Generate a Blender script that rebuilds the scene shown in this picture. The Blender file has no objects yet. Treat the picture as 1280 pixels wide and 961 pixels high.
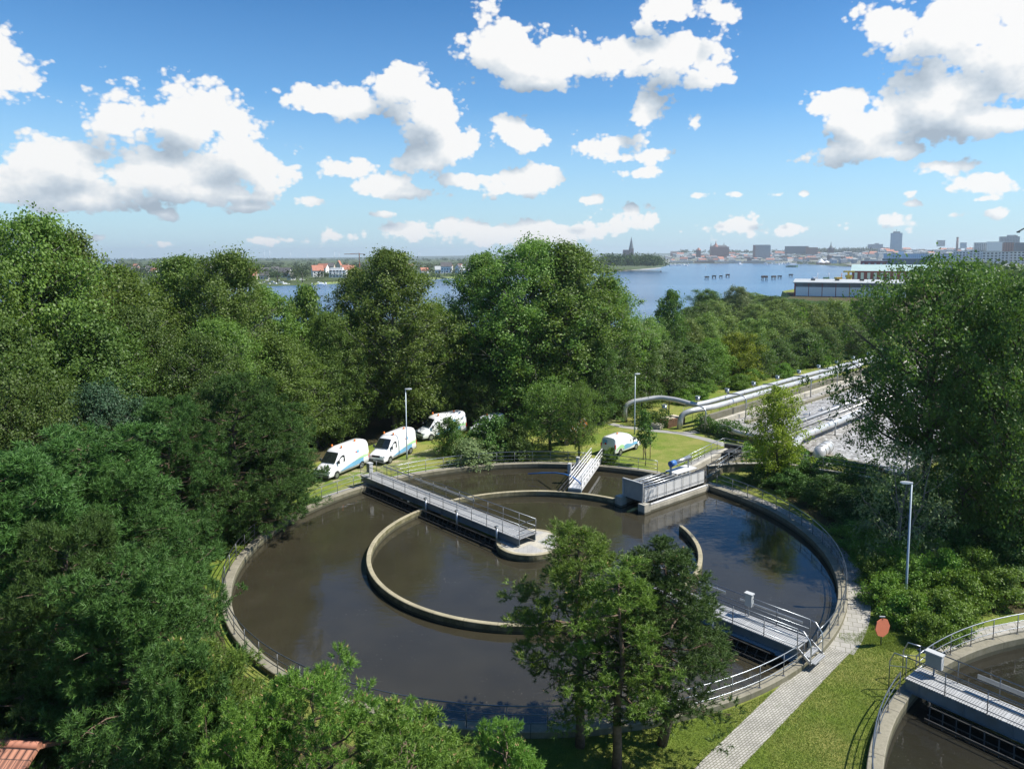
import bpy, bmesh, math, random
import numpy as np
from mathutils import Vector, Matrix
R = math.radians
SC = bpy.context.scene
COL = SC.collection
random.seed(7)

# ---------------------------------------------------------------- camera model (metres, camera over the origin)
FPX, CAMH = 899.0, 20.3
PIT = math.radians(5.70)
CX, CY = 682.0, 411.7                  # where the lens axis meets the (cropped) photograph

def S(x, y, *z):
    """from the first survey grid of the works to the final one"""
    return (0.99 * x - 0.0455 * y - 0.26, 1.01 * y + 1.7, *z)

def ray(px, py):
    x = (px - CX) / FPX; y = -(py - CY) / FPX
    return x, math.cos(PIT) + y * math.sin(PIT), -math.sin(PIT) + y * math.cos(PIT)

def at(px, py, z=0.0):
    a, b, c = ray(px, py); t = (z - CAMH) / c
    return Vector((a * t, b * t, z))

def atd(px, py, Y):
    a, b, c = ray(px, py); t = Y / b
    return Vector((a * t, Y, CAMH + c * t))

# ---------------------------------------------------------------- object helpers
def tag(o, label=None, cat=None, group=None, kind=None):
    if label: o['label'] = label
    if cat: o['category'] = cat
    if group: o['group'] = group
    if kind: o['kind'] = kind
    return o

def thing(name, label, cat, loc=(0, 0, 0), rotz=0.0, group=None):
    o = bpy.data.objects.new(name, None)
    o.empty_display_size = 0.3
    COL.objects.link(o)
    o.location = loc; o.rotation_euler = (0, 0, rotz)
    return tag(o, label, cat, group)

class MB:
    """collects faces, then becomes one mesh object"""
    def __init__(s): s.v = []; s.f = []; s.m = []; s.sm = []
    def add(s, vs, fs, mi=0, smooth=False):
        b = len(s.v); s.v += [tuple(v) for v in vs]
        for f in fs:
            s.f.append([i + b for i in f]); s.m.append(mi); s.sm.append(smooth)
        return s
    def box(s, c, d, rz=0.0, mi=0, M=None):
        x, y, z = d[0] / 2, d[1] / 2, d[2] / 2
        vs = [(-x,-y,-z),(x,-y,-z),(x,y,-z),(-x,y,-z),(-x,-y,z),(x,-y,z),(x,y,z),(-x,y,z)]
        if M is None: M = Matrix.Rotation(rz, 4, 'Z')
        vs = [M @ Vector(v) + Vector(c) for v in vs]
        return s.add(vs, [(3,2,1,0),(4,5,6,7),(0,1,5,4),(1,2,6,5),(2,3,7,6),(3,0,4,7)], mi)
    def bar(s, a, b, w, h, mi=0, up=(0, 0, 1)):
        a = Vector(a); b = Vector(b); d = (b - a); L = d.length; d.normalize()
        side = d.cross(Vector(up))
        if side.length < 1e-4: side = Vector((1, 0, 0))
        side.normalize(); u = side.cross(d)
        vs = []
        for p in (a, b):
            for sx, sz in ((-1,-1),(1,-1),(1,1),(-1,1)):
                vs.append(p + side * (sx * w / 2) + u * (sz * h / 2))
        return s.add(vs, [(0,1,2,3),(7,6,5,4),(0,4,5,1),(1,5,6,2),(2,6,7,3),(3,7,4,0)], mi)
    def tube(s, pts, r, seg=8, mi=0, smooth=True, cap=True):
        pts = [Vector(p) for p in pts]; n = len(pts)
        rs = r if hasattr(r, '__len__') else [r] * n
        vs = []; prev = None
        for i, p in enumerate(pts):
            d = (pts[min(i + 1, n - 1)] - pts[max(i - 1, 0)])
            if d.length < 1e-9: d = Vector((0, 0, 1))
            d.normalize()
            if prev is None:
                a = d.cross(Vector((0, 0, 1)))
                if a.length < 1e-3: a = d.cross(Vector((1, 0, 0)))
            else:
                a = prev - d * prev.dot(d)
                if a.length < 1e-6: a = d.orthogonal()
            a.normalize(); prev = a; b = d.cross(a)
            for k in range(seg):
                t = 2 * math.pi * k / seg
                vs.append(p + (a * math.cos(t) + b * math.sin(t)) * rs[i])
        fs = []
        for i in range(n - 1):
            for k in range(seg):
                k2 = (k + 1) % seg
                fs.append((i*seg+k, i*seg+k2, (i+1)*seg+k2, (i+1)*seg+k))
        s.add(vs, fs, mi, smooth)
        if cap:
            b0 = len(s.v) - len(vs)
            s.f.append([b0 + k for k in range(seg)][::-1]); s.m.append(mi); s.sm.append(False)
            s.f.append([b0 + (n-1)*seg + k for k in range(seg)]); s.m.append(mi); s.sm.append(False)
        return s
    def prism(s, poly, z0, z1, mi=0):
        n = len(poly)
        vs = [(p[0], p[1], z0) for p in poly] + [(p[0], p[1], z1) for p in poly]
        fs = [tuple(range(n))[::-1], tuple(range(n, 2*n))] + [(i, (i+1) % n, n + (i+1) % n, n + i) for i in range(n)]
        return s.add(vs, fs, mi)
    def arc(s, c, r0, r1, z0, z1, a0, a1, n=96, mi=0, bev=0.03):
        """ring wall section, angles in degrees; the top edges carry a small chamfer"""
        prof = [(r0, z0), (r1, z0), (r1, z1 - bev), (r1 - bev, z1), (r0 + bev, z1), (r0, z1 - bev)]
        full = abs(a1 - a0) >= 359.9; m = n if full else n + 1
        vs = []
        for i in range(m):
            t = R(a0 + (a1 - a0) * i / n)
            for r, z in prof: vs.append((c[0] + r*math.cos(t), c[1] + r*math.sin(t), z))
        k = len(prof); fs = []
        for i in range(n):
            j = (i + 1) % m
            for q in range(k):
                q2 = (q + 1) % k
                fs.append((i*k+q, j*k+q, j*k+q2, i*k+q2))
        if not full: fs += [tuple(range(k)), tuple(range((m-1)*k, m*k))[::-1]]
        return s.add(vs, fs, mi)
    def disc(s, c, r, n=24, mi=0, nrm=(0, 0, 1), th=0.0):
        q = Vector(nrm).normalized().to_track_quat('Z', 'Y'); c = Vector(c)
        ring = [q @ Vector((r*math.cos(2*math.pi*k/n), r*math.sin(2*math.pi*k/n), 0)) for k in range(n)]
        nv = Vector(nrm).normalized() * th
        if th == 0: return s.add([c + p for p in ring], [tuple(range(n))], mi)
        vs = [c + p for p in ring] + [c + p + nv for p in ring]
        return s.add(vs, [tuple(range(n))[::-1], tuple(range(n, 2*n))] + [(i, (i+1) % n, n+(i+1) % n, n+i) for i in range(n)], mi)
    def mesh(s, name, off=(0, 0, 0)):
        me = bpy.data.meshes.new(name)
        o = Vector(off)
        me.from_pydata([Vector(v) - o for v in s.v], [], s.f)
        me.polygons.foreach_set('material_index', s.m)
        me.polygons.foreach_set('use_smooth', s.sm)
        me.update()
        return me
    def build(s, name, mats, parent=None, world=True, sharp=None):
        """world=True: vertices are in world space, the parent (unrotated) only shifts them"""
        off = Vector((0, 0, 0))
        if parent is not None and world:
            p = parent
            while p is not None: off = off + p.location; p = p.parent
        me = s.mesh(name, off)
        for m in (mats if isinstance(mats, (list, tuple)) else [mats]): me.materials.append(m)
        if sharp is not None: me.set_sharp_from_angle(angle=R(sharp))
        o = bpy.data.objects.new(name, me); COL.objects.link(o)
        if parent is not None: o.parent = parent
        return o

def solo(mb, name, mats, loc, label, cat, group=None, rotz=0.0, sharp=None):
    """a thing that is one mesh; vertices local to loc"""
    o = mb.build(name, mats, None, sharp=sharp); o.location = loc; o.rotation_euler = (0, 0, rotz)
    return tag(o, label, cat, group)

def struct(mb, name, mats):
    o = mb.build(name, mats); o['kind'] = 'structure'; return o

def copy_tree(o, parent=None):
    c = o.copy(); COL.objects.link(c)
    if parent is not None: c.parent = parent
    for ch in [x for x in o.children]: copy_tree(ch, c)
    return c

# ---------------------------------------------------------------- material helpers
def new_mat(name):
    m = bpy.data.materials.new(name); m.use_nodes = True
    nt = m.node_tree; nt.nodes.clear()
    out = nt.nodes.new('ShaderNodeOutputMaterial')
    return m, nt, out

def nd(nt, t, **kw):
    n = nt.nodes.new(t)
    for k, v in kw.items():
        if k.startswith('_'): setattr(n, k[1:], v)
        else:
            s = n.inputs[int(k[1:])] if (k[0] == 'i' and k[1:].isdigit()) else n.inputs[k.replace('__', ' ')]
            if isinstance(v, bpy.types.NodeSocket): nt.links.new(v, s)
            else: s.default_value = v
    return n

def mth(nt, op, a, b=0.0, c=0.0, clamp=False):
    n = nt.nodes.new('ShaderNodeMath'); n.operation = op; n.use_clamp = clamp
    for i, v in enumerate((a, b, c)):
        if isinstance(v, bpy.types.NodeSocket): nt.links.new(v, n.inputs[i])
        else: n.inputs[i].default_value = v
    return n.outputs[0]

def mixc(nt, f, a, b, mode='MIX'):
    n = nt.nodes.new('ShaderNodeMix'); n.data_type = 'RGBA'; n.blend_type = mode
    for s, v in ((n.inputs[0], f), (n.inputs[6], a), (n.inputs[7], b)):
        if isinstance(v, bpy.types.NodeSocket): nt.links.new(v, s)
        elif s.type == 'RGBA': s.default_value = (v[0], v[1], v[2], 1)
        else: s.default_value = v
    return n.outputs[2]

def ramp(nt, f, stops):
    n = nt.nodes.new('ShaderNodeValToRGB'); nt.links.new(f, n.inputs[0])
    e = n.color_ramp.elements
    while len(e) < len(stops): e.new(0.5)
    for i, (p, c) in enumerate(stops):
        e[i].position = p
        e[i].color = (c, c, c, 1) if not hasattr(c, '__len__') else (c[0], c[1], c[2], 1)
    return n.outputs[0]

def coords(nt, kind='Object'): return nt.nodes.new('ShaderNodeTexCoord').outputs[kind]
def wpos(nt): return nt.nodes.new('ShaderNodeNewGeometry').outputs['Position']

def noise(nt, vec, scale, detail=4, rough=0.55, dist=0.0, out=0):
    n = nd(nt, 'ShaderNodeTexNoise', Scale=scale, Detail=detail, Roughness=rough, Distortion=dist)
    if vec is not None: nt.links.new(vec, n.inputs['Vector'])
    return n.outputs[out]

def scalev(nt, vec, s):
    n = nt.nodes.new('ShaderNodeVectorMath'); n.operation = 'MULTIPLY'
    nt.links.new(vec, n.inputs[0]); n.inputs[1].default_value = s
    return n.outputs[0]

def principled(nt, out, col, rough=0.6, metal=0.0, bump=None, bstr=0.3, bdist=0.02, spec=0.5, coat=0.0, ior=1.5):
    p = nt.nodes.new('ShaderNodeBsdfPrincipled')
    for k, v in (('Base Color', col), ('Roughness', rough), ('Metallic', metal), ('Specular IOR Level', spec), ('Coat Weight', coat), ('IOR', ior)):
        s = p.inputs[k]
        if isinstance(v, bpy.types.NodeSocket): nt.links.new(v, s)
        elif s.type == 'RGBA': s.default_value = (v[0], v[1], v[2], 1)
        else: s.default_value = v
    if bump is not None:
        b = nd(nt, 'ShaderNodeBump', Strength=bstr, Distance=bdist, Height=bump)
        nt.links.new(b.outputs[0], p.inputs['Normal'])
    nt.links.new(p.outputs[0], out.inputs[0])
    return p

def simple(name, col, rough=0.55, metal=0.0, var=0.12, scale=3.0, bump=0.0, spec=0.5, coat=0.0, kind='Object', grime=0.0):
    """a plain surface with a little uneven tone and wear"""
    m, nt, out = new_mat(name)
    v = coords(nt, kind) if kind else wpos(nt)
    n = noise(nt, v, scale, 5, 0.6)
    k = ramp(nt, n, [(0.25, 1 - var), (0.75, 1 + var)])
    c = mixc(nt, 1.0, col, k, 'MULTIPLY')
    if grime:
        g = noise(nt, v, scale * 0.35, 6, 0.7)
        g = ramp(nt, g, [(0.5, 0.0), (0.72, grime)])
        c = mixc(nt, g, c, (0.09, 0.08, 0.06))
    principled(nt, out, c, rough, metal, n if bump else None, bump, 0.02, spec, coat)
    return m
# ---------------------------------------------------------------- materials
def leaf_mat(name, col, col2, trans=0.25, rough=0.5, spec=0.22, hue=0.03):
    """leaves: tone differs from leaf to leaf and from tree to tree, light comes through"""
    m, nt, out = new_mat(name)
    g = nt.nodes.new('ShaderNodeNewGeometry'); oi = nt.nodes.new('ShaderNodeObjectInfo')
    big = noise(nt, coords(nt), 0.55, 3, 0.6)
    f = mth(nt, 'ADD', mth(nt, 'MULTIPLY', g.outputs['Random Per Island'], 0.55), mth(nt, 'MULTIPLY', mth(nt, 'SUBTRACT', big, 0.28), 0.9), clamp=True)
    c = mixc(nt, f, col, col2)
    h = nd(nt, 'ShaderNodeHueSaturation', Color=c)
    nt.links.new(mth(nt, 'ADD', 0.5 - hue / 2, mth(nt, 'MULTIPLY', oi.outputs['Random'], hue)), h.inputs['Hue'])
    nt.links.new(mth(nt, 'ADD', 0.78, mth(nt, 'MULTIPLY', oi.outputs['Random'], 0.46)), h.inputs['Value'])
    p = nt.nodes.new('ShaderNodeBsdfPrincipled')
    nt.links.new(h.outputs[0], p.inputs['Base Color'])
    p.inputs['Roughness'].default_value = rough; p.inputs['Specular IOR Level'].default_value = spec
    t = nt.nodes.new('ShaderNodeBsdfTranslucent')
    nt.links.new(mixc(nt, 1.0, h.outputs[0], (1.25, 1.3, 0.7), 'MULTIPLY'), t.inputs['Color'])
    mx = nt.nodes.new('ShaderNodeMixShader'); mx.inputs[0].default_value = trans
    nt.links.new(p.outputs[0], mx.inputs[1]); nt.links.new(t.outputs[0], mx.inputs[2])
    nt.links.new(mx.outputs[0], out.inputs[0])
    return m

LF = dict(
    poplar=leaf_mat('poplar_leaf', (0.067, 0.121, 0.022), (0.192, 0.287, 0.056), 0.38, 0.5, 0.3),
    broad=leaf_mat('broad_leaf', (0.043, 0.090, 0.018), (0.140, 0.222, 0.043), 0.36, 0.5, 0.3),
    birch=leaf_mat('birch_leaf', (0.106, 0.177, 0.039), (0.255, 0.338, 0.087), 0.32),
    yellow=leaf_mat('yellow_green_leaf', (0.141, 0.208, 0.022), (0.314, 0.397, 0.039), 0.35),
    willow=leaf_mat('grey_green_leaf', (0.125, 0.173, 0.068), (0.248, 0.306, 0.136), 0.3),
    blue=leaf_mat('bluish_leaf', (0.043, 0.099, 0.050), (0.092, 0.173, 0.093), 0.2),
    pine=leaf_mat('dark_pine_needle', (0.033, 0.075, 0.016), (0.095, 0.178, 0.036), 0.18, 0.55, 0.3, 0.03),
    pine2=leaf_mat('fresh_pine_needle', (0.069, 0.139, 0.021), (0.213, 0.334, 0.051), 0.22, 0.5, 0.35, 0.03),
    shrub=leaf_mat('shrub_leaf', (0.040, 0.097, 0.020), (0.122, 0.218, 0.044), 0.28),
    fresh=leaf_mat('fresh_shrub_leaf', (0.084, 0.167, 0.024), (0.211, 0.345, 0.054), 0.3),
)
bark = simple('bark', (0.085, 0.070, 0.055), 0.9, var=0.5, scale=6, bump=0.8)
bark_grey = simple('grey_bark', (0.20, 0.185, 0.16), 0.9, var=0.45, scale=5, bump=0.8)
bark_pine = simple('pine_bark', (0.13, 0.088, 0.062), 0.9, var=0.5, scale=6, bump=0.8)
cone_m = simple('young_cone', (0.34, 0.22, 0.10), 0.8)

def concrete(name, col, moss=0.0, streak=0.25):
    m, nt, out = new_mat(name)
    v = wpos(nt)
    a = noise(nt, v, 0.9, 6, 0.65); b = noise(nt, v, 14, 5, 0.7)
    st = noise(nt, scalev(nt, v, (3.2, 3.2, 0.35)), 1.6, 4, 0.6)
    c = mixc(nt, 1.0, col, ramp(nt, a, [(0.3, 0.78), (0.7, 1.18)]), 'MULTIPLY')
    c = mixc(nt, 1.0, c, ramp(nt, b, [(0.3, 0.86), (0.7, 1.1)]), 'MULTIPLY')
    c = mixc(nt, ramp(nt, st, [(0.48, 0.0), (0.75, streak)]), c, (0.10, 0.095, 0.06))
    if moss:
        g = nt.nodes.new('ShaderNodeNewGeometry'); sx = nt.nodes.new('ShaderNodeSeparateXYZ'); nt.links.new(g.outputs['Normal'], sx.inputs[0])
        side = ramp(nt, mth(nt, 'ABSOLUTE', sx.outputs[2]), [(0.2, 1.0), (0.6, 0.12)])
        mo = ramp(nt, noise(nt, v, 1.7, 5, 0.65), [(0.30, 0.25), (0.62, 1.0)])
        c = mixc(nt, mth(nt, 'MULTIPLY', mth(nt, 'MULTIPLY', side, mo), moss), c, (0.095, 0.090, 0.035))
    sz = nt.nodes.new('ShaderNodeSeparateXYZ'); nt.links.new(v, sz.inputs[0])
    so_ = nt.nodes.new('ShaderNodeSeparateXYZ'); nt.links.new(coords(nt), so_.inputs[0])
    jt = mth(nt, 'LESS_THAN', mth(nt, 'FRACT', mth(nt, 'MULTIPLY', mth(nt, 'ARCTAN2', so_.outputs[1], so_.outputs[0]), 36 / (2 * math.pi))), 0.013)
    c = mixc(nt, mth(nt, 'MULTIPLY', jt, 0.65), c, (0.05, 0.045, 0.035))          # casting joints every ten degrees
    tide = ramp(nt, mth(nt, 'ADD', sz.outputs[2], mth(nt, 'MULTIPLY', a, 0.12)), [(0.0, 0.85), (0.05, 0.0)])
    c = mixc(nt, tide, c, (0.055, 0.055, 0.035))
    principled(nt, out, c, 0.85, 0, b, 0.25, 0.02, 0.3)
    return m

M = {}
M['wall_conc'] = concrete('weathered_concrete', (0.25, 0.23, 0.175), 0.6, 0.4)
M['ring_conc'] = concrete('mossy_ring_concrete', (0.36, 0.32, 0.215), 0.9, 0.35)
M['pale_conc'] = concrete('pale_concrete', (0.46, 0.43, 0.36), 0.15)
M['dark_conc'] = concrete('dark_concrete', (0.19, 0.18, 0.15), 0.5)
M['galv'] = simple('galvanised_steel', (0.44, 0.46, 0.48), 0.38, 0.85, 0.15, 2.0)
M['rail'] = simple('rail_steel', (0.23, 0.25, 0.27), 0.33, 0.9, 0.12, 3.0)
M['post'] = simple('post_steel', (0.23, 0.235, 0.24), 0.5, 0.7, 0.2, 4.0)
M['girder'] = simple('blue_grey_girder', (0.15, 0.20, 0.235), 0.5, 0.2, 0.2, 1.2, grime=0.5)
M['alu_white'] = simple('white_panel', (0.66, 0.66, 0.655), 0.5, 0.1, 0.06, 1.5, grime=0.15)
M['panel_grey'] = simple('ribbed_grey_panel', (0.34, 0.36, 0.36), 0.5, 0.1, 0.1, 1.5, grime=0.2)
M['cab'] = simple('cabinet_white', (0.45, 0.46, 0.455), 0.5, 0, 0.05, 2.0)
M['cab_grey'] = simple('cabinet_grey', (0.24, 0.27, 0.27), 0.5, 0.1, 0.08, 2.0)
M['lag'] = simple('pipe_cladding', (0.49, 0.49, 0.485), 0.40, 0.35, 0.08, 1.1, grime=0.12)
M['lag_old'] = simple('weathered_cladding', (0.52, 0.50, 0.46), 0.42, 0.5, 0.14, 1.0, grime=0.3)
M['black'] = simple('black_rubber', (0.018, 0.018, 0.02), 0.7)
M['dark'] = simple('dark_iron', (0.045, 0.045, 0.042), 0.6, 0.3, 0.3, 3)
M['rust'] = simple('rusty_steel', (0.12, 0.065, 0.035), 0.8, 0.2, 0.4, 3)
M['white_paint'] = simple('white_vehicle_paint', (0.80, 0.80, 0.80), 0.25, 0, 0.02, 1.0, coat=0.6, grime=0.06)
M['glass'] = simple('dark_glass', (0.015, 0.02, 0.022), 0.06, 0, 0.0, 1.0, spec=0.8)
M['bumper'] = simple('grey_bumper', (0.10, 0.105, 0.11), 0.55)
M['red_lens'] = simple('red_lens', (0.55, 0.02, 0.02), 0.25)
M['orange_lens'] = simple('orange_beacon', (0.80, 0.20, 0.02), 0.3)
M['clear_lens'] = simple('headlamp_lens', (0.5, 0.52, 0.55), 0.1)
M['blue_film'] = simple('blue_livery', (0.17, 0.40, 0.60), 0.35, 0, 0.15, 0.8)
M['green_film'] = simple('green_livery', (0.38, 0.62, 0.30), 0.35, 0, 0.2, 0.8)
M['lamp_pole'] = simple('lamp_pole_grey', (0.36, 0.42, 0.46), 0.45, 0.5, 0.08, 1.0)
M['lamp_head'] = simple('lamp_head_grey', (0.55, 0.57, 0.58), 0.4, 0.2)
M['sign_orange'] = simple('faded_orange_sign', (0.58, 0.17, 0.09), 0.6, 0, 0.08, 3.0, grime=0.1)
M['wood'] = simple('stake_wood', (0.28, 0.20, 0.12), 0.85, 0, 0.3, 6)
M['blue_hose'] = simple('blue_hose', (0.02, 0.14, 0.42), 0.4)
M['motor'] = simple('blue_motor', (0.05, 0.16, 0.42), 0.45)
M['brick'] = simple('dark_brick', (0.14, 0.075, 0.06), 0.85, 0, 0.2, 0.2)
M['copper'] = simple('green_grey_spire', (0.10, 0.12, 0.13), 0.6, 0, 0.15, 0.1)
M['roof_red'] = simple('red_tiles', (0.40, 0.165, 0.105), 0.8, 0, 0.2, 0.4)
M['roof_dark'] = simple('dark_roof', (0.10, 0.095, 0.095), 0.8, 0, 0.2, 0.4)
M['roof_grey'] = simple('grey_roof', (0.40, 0.42, 0.42), 0.6, 0, 0.12, 0.08)
M['roof_teal'] = simple('pale_teal_roof', (0.36, 0.48, 0.46), 0.6, 0, 0.1, 0.1)
M['white_wall'] = simple('white_render', (0.72, 0.71, 0.68), 0.8, 0, 0.06, 0.3)
M['cream_wall'] = simple('cream_render', (0.58, 0.50, 0.38), 0.8, 0, 0.08, 0.3)
M['red_wall'] = simple('red_cladding', (0.30, 0.06, 0.055), 0.7, 0, 0.12, 0.2)
M['yellow'] = simple('yellow_steel', (0.70, 0.46, 0.04), 0.55, 0, 0.1, 0.5)
M['crane_red'] = simple('orange_crane_steel', (0.62, 0.22, 0.10), 0.6)
M['boat'] = simple('boat_white', (0.78, 0.78, 0.78), 0.35)
M['boat_green'] = simple('boat_green', (0.10, 0.22, 0.12), 0.5)
M['mast'] = simple('mast_alloy', (0.70, 0.70, 0.70), 0.4)
M['turbine'] = simple('turbine_white', (0.72, 0.74, 0.76), 0.5)
M['far_wall'] = simple('pale_cladding', (0.80, 0.82, 0.82), 0.6, 0, 0.05, 0.05)

def facade(name, wall, pane, px, pz, fx=0.55, fz=0.5):
    """wall with a regular field of window openings, laid out in metres on the building itself"""
    m, nt, out = new_mat(name)
    sx = nt.nodes.new('ShaderNodeSeparateXYZ'); nt.links.new(coords(nt), sx.inputs[0])
    g = nt.nodes.new('ShaderNodeNewGeometry'); sn = nt.nodes.new('ShaderNodeSeparateXYZ'); nt.links.new(g.outputs['Normal'], sn.inputs[0])
    h = mth(nt, 'ADD', sx.outputs[0], sx.outputs[1])
    a = mth(nt, 'LESS_THAN', mth(nt, 'FRACT', mth(nt, 'DIVIDE', h, px)), fx)
    b = mth(nt, 'LESS_THAN', mth(nt, 'FRACT', mth(nt, 'DIVIDE', sx.outputs[2], pz)), fz)
    up = mth(nt, 'LESS_THAN', mth(nt, 'ABSOLUTE', sn.outputs[2]), 0.5)
    w = mth(nt, 'MULTIPLY', mth(nt, 'MULTIPLY', a, b), up)
    n = noise(nt, coords(nt), 0.15, 3)
    c = mixc(nt, 1.0, wall, ramp(nt, n, [(0.3, 0.88), (0.7, 1.08)]), 'MULTIPLY')
    principled(nt, out, mixc(nt, w, c, pane), mth(nt, 'SUBTRACT', 0.75, mth(nt, 'MULTIPLY', w, 0.55)))
    return m
M['fac_white'] = facade('white_facade', (0.66, 0.67, 0.67), (0.05, 0.06, 0.08), 4.2, 3.3)
M['fac_grey'] = facade('grey_facade', (0.44, 0.46, 0.48), (0.05, 0.06, 0.08), 3.6, 3.4, 0.6, 0.5)
M['fac_blue'] = facade('blue_glass_facade', (0.58, 0.67, 0.74), (0.28, 0.37, 0.45), 3.0, 3.2, 0.7, 0.6)
M['fac_brick'] = facade('brick_facade', (0.34, 0.17, 0.13), (0.05, 0.05, 0.06), 5.0, 5.0, 0.35, 0.6)
M['fac_dark'] = facade('dark_facade', (0.14, 0.16, 0.18), (0.16, 0.20, 0.23), 6.0, 4.0, 0.2, 0.8)
M['fac_grid'] = facade('office_grid_facade', (0.42, 0.44, 0.45), (0.03, 0.035, 0.045), 7.0, 5.2, 0.8, 0.66)
M['fac_red'] = facade('red_facade', (0.32, 0.08, 0.07), (0.40, 0.42, 0.42), 6.0, 5.0, 0.35, 0.55)

# roof tiles
def tiles(name):
    m, nt, out = new_mat(name)
    v = coords(nt)
    b = nd(nt, 'ShaderNodeTexBrick', Scale=1.0, Mortar__Size=0.014, Bias=-0.2)
    b.offset = 0.5
    b.inputs['Brick Width'].default_value = 0.24; b.inputs['Row Height'].default_value = 0.32
    b.inputs['Color1'].default_value = (0.44, 0.20, 0.125, 1); b.inputs['Color2'].default_value = (0.34, 0.145, 0.09, 1); b.inputs['Mortar'].default_value = (0.08, 0.045, 0.035, 1)
    nt.links.new(v, b.inputs['Vector'])
    sx = nt.nodes.new('ShaderNodeSeparateXYZ'); nt.links.new(v, sx.inputs[0])
    wv = mth(nt, 'SINE', mth(nt, 'MULTIPLY', sx.outputs[0], 2 * math.pi / 0.24))
    st = mth(nt, 'FRACT', mth(nt, 'DIVIDE', sx.outputs[1], 0.32))
    hgt = mth(nt, 'ADD', mth(nt, 'MULTIPLY', wv, 0.5), st)
    principled(nt, out, b.outputs[0], 0.75, 0, hgt, 0.9, 0.04)
    return m
M['tiles'] = tiles('clay_roof_tiles')

# paving blocks
def pavers(name, ang, size, col=(0.37, 0.355, 0.32), weeds=0.35):
    m, nt, out = new_mat(name)
    mp = nt.nodes.new('ShaderNodeMapping'); nt.links.new(wpos(nt), mp.inputs[0]); mp.inputs['Rotation'].default_value = (0, 0, ang)
    b = nd(nt, 'ShaderNodeTexBrick', Scale=1.0, Mortar__Size=0.016, Mortar__Smooth=0.3)
    b.inputs['Brick Width'].default_value = size[0]; b.inputs['Row Height'].default_value = size[1]
    b.inputs['Color1'].default_value = (*[c * 1.1 for c in col], 1); b.inputs['Color2'].default_value = (*[c * 0.86 for c in col], 1)
    b.inputs['Mortar'].default_value = (0.13, 0.125, 0.085, 1)
    nt.links.new(mp.outputs[0], b.inputs['Vector'])
    n = noise(nt, wpos(nt), 1.1, 5, 0.6); w = noise(nt, wpos(nt), 2.6, 5, 0.75)
    c = mixc(nt, 1.0, b.outputs[0], ramp(nt, n, [(0.3, 0.82), (0.7, 1.12)]), 'MULTIPLY')
    c = mixc(nt, ramp(nt, w, [(0.60, 0.0), (0.66, weeds)]), c, (0.10, 0.14, 0.04))
    principled(nt, out, c, 0.9, 0, b.outputs['Fac'], -0.5, 0.01, 0.2)
    return m
M['pavers'] = pavers('grey_paving_blocks', R(-41.5), (0.20, 0.11))
M['pavers2'] = pavers('grey_paving_slabs', R(20), (0.5, 0.5), (0.34, 0.325, 0.29), 0.3)
M['asphalt'] = simple('worn_path_asphalt', (0.27, 0.265, 0.25), 0.9, 0, 0.15, 1.2, kind=None)

# lawn: patches of dry and fresh grass, bare ground here and there
def lawn(name, a, b, dry, dryness=0.45, bare=0.0):
    m, nt, out = new_mat(name)
    v = wpos(nt)
    n1 = noise(nt, v, 0.22, 5, 0.65, 0.4); n2 = noise(nt, v, 1.3, 6, 0.7); n3 = noise(nt, scalev(nt, v, (1, 0.6, 1)), 16, 5, 0.8)
    c = mixc(nt, ramp(nt, n2, [(0.3, 0), (0.7, 1)]), a, b)
    c = mixc(nt, ramp(nt, n1, [(0.42, 0.0), (0.62, dryness)]), c, dry)
    c = mixc(nt, 1.0, c, ramp(nt, n3, [(0.25, 0.6), (0.75, 1.35)]), 'MULTIPLY')
    if bare: c = mixc(nt, ramp(nt, noise(nt, v, 0.9, 6, 0.75), [(0.52, 0.0), (0.60, bare)]), c, (0.36, 0.31, 0.21))
    principled(nt, out, c, 0.95, 0, n3, 0.9, 0.08, 0.15)
    return m
M['lawn'] = lawn('lawn', (0.105, 0.165, 0.022), (0.175, 0.225, 0.036), (0.29, 0.265, 0.085), 0.7)
M['track'] = lawn('sandy_track', (0.11, 0.165, 0.03), (0.15, 0.20, 0.04), (0.27, 0.24, 0.13), 0.6, 0.95)
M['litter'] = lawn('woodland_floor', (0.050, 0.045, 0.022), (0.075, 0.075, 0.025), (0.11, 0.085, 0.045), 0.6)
M['far_field'] = lawn('far_field', (0.050, 0.078, 0.024), (0.070, 0.098, 0.032), (0.12, 0.125, 0.05), 0.4)
M['far_city_ground'] = simple('town_ground', (0.16, 0.17, 0.13), 0.9, 0, 0.3, 0.02, kind=None)
M['sand'] = simple('shore_sand', (0.46, 0.41, 0.31), 0.9, 0, 0.2, 0.2, kind=None)
M['reed'] = simple('shore_reeds', (0.16, 0.20, 0.06), 0.9, 0, 0.3, 0.1, kind=None)

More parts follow.
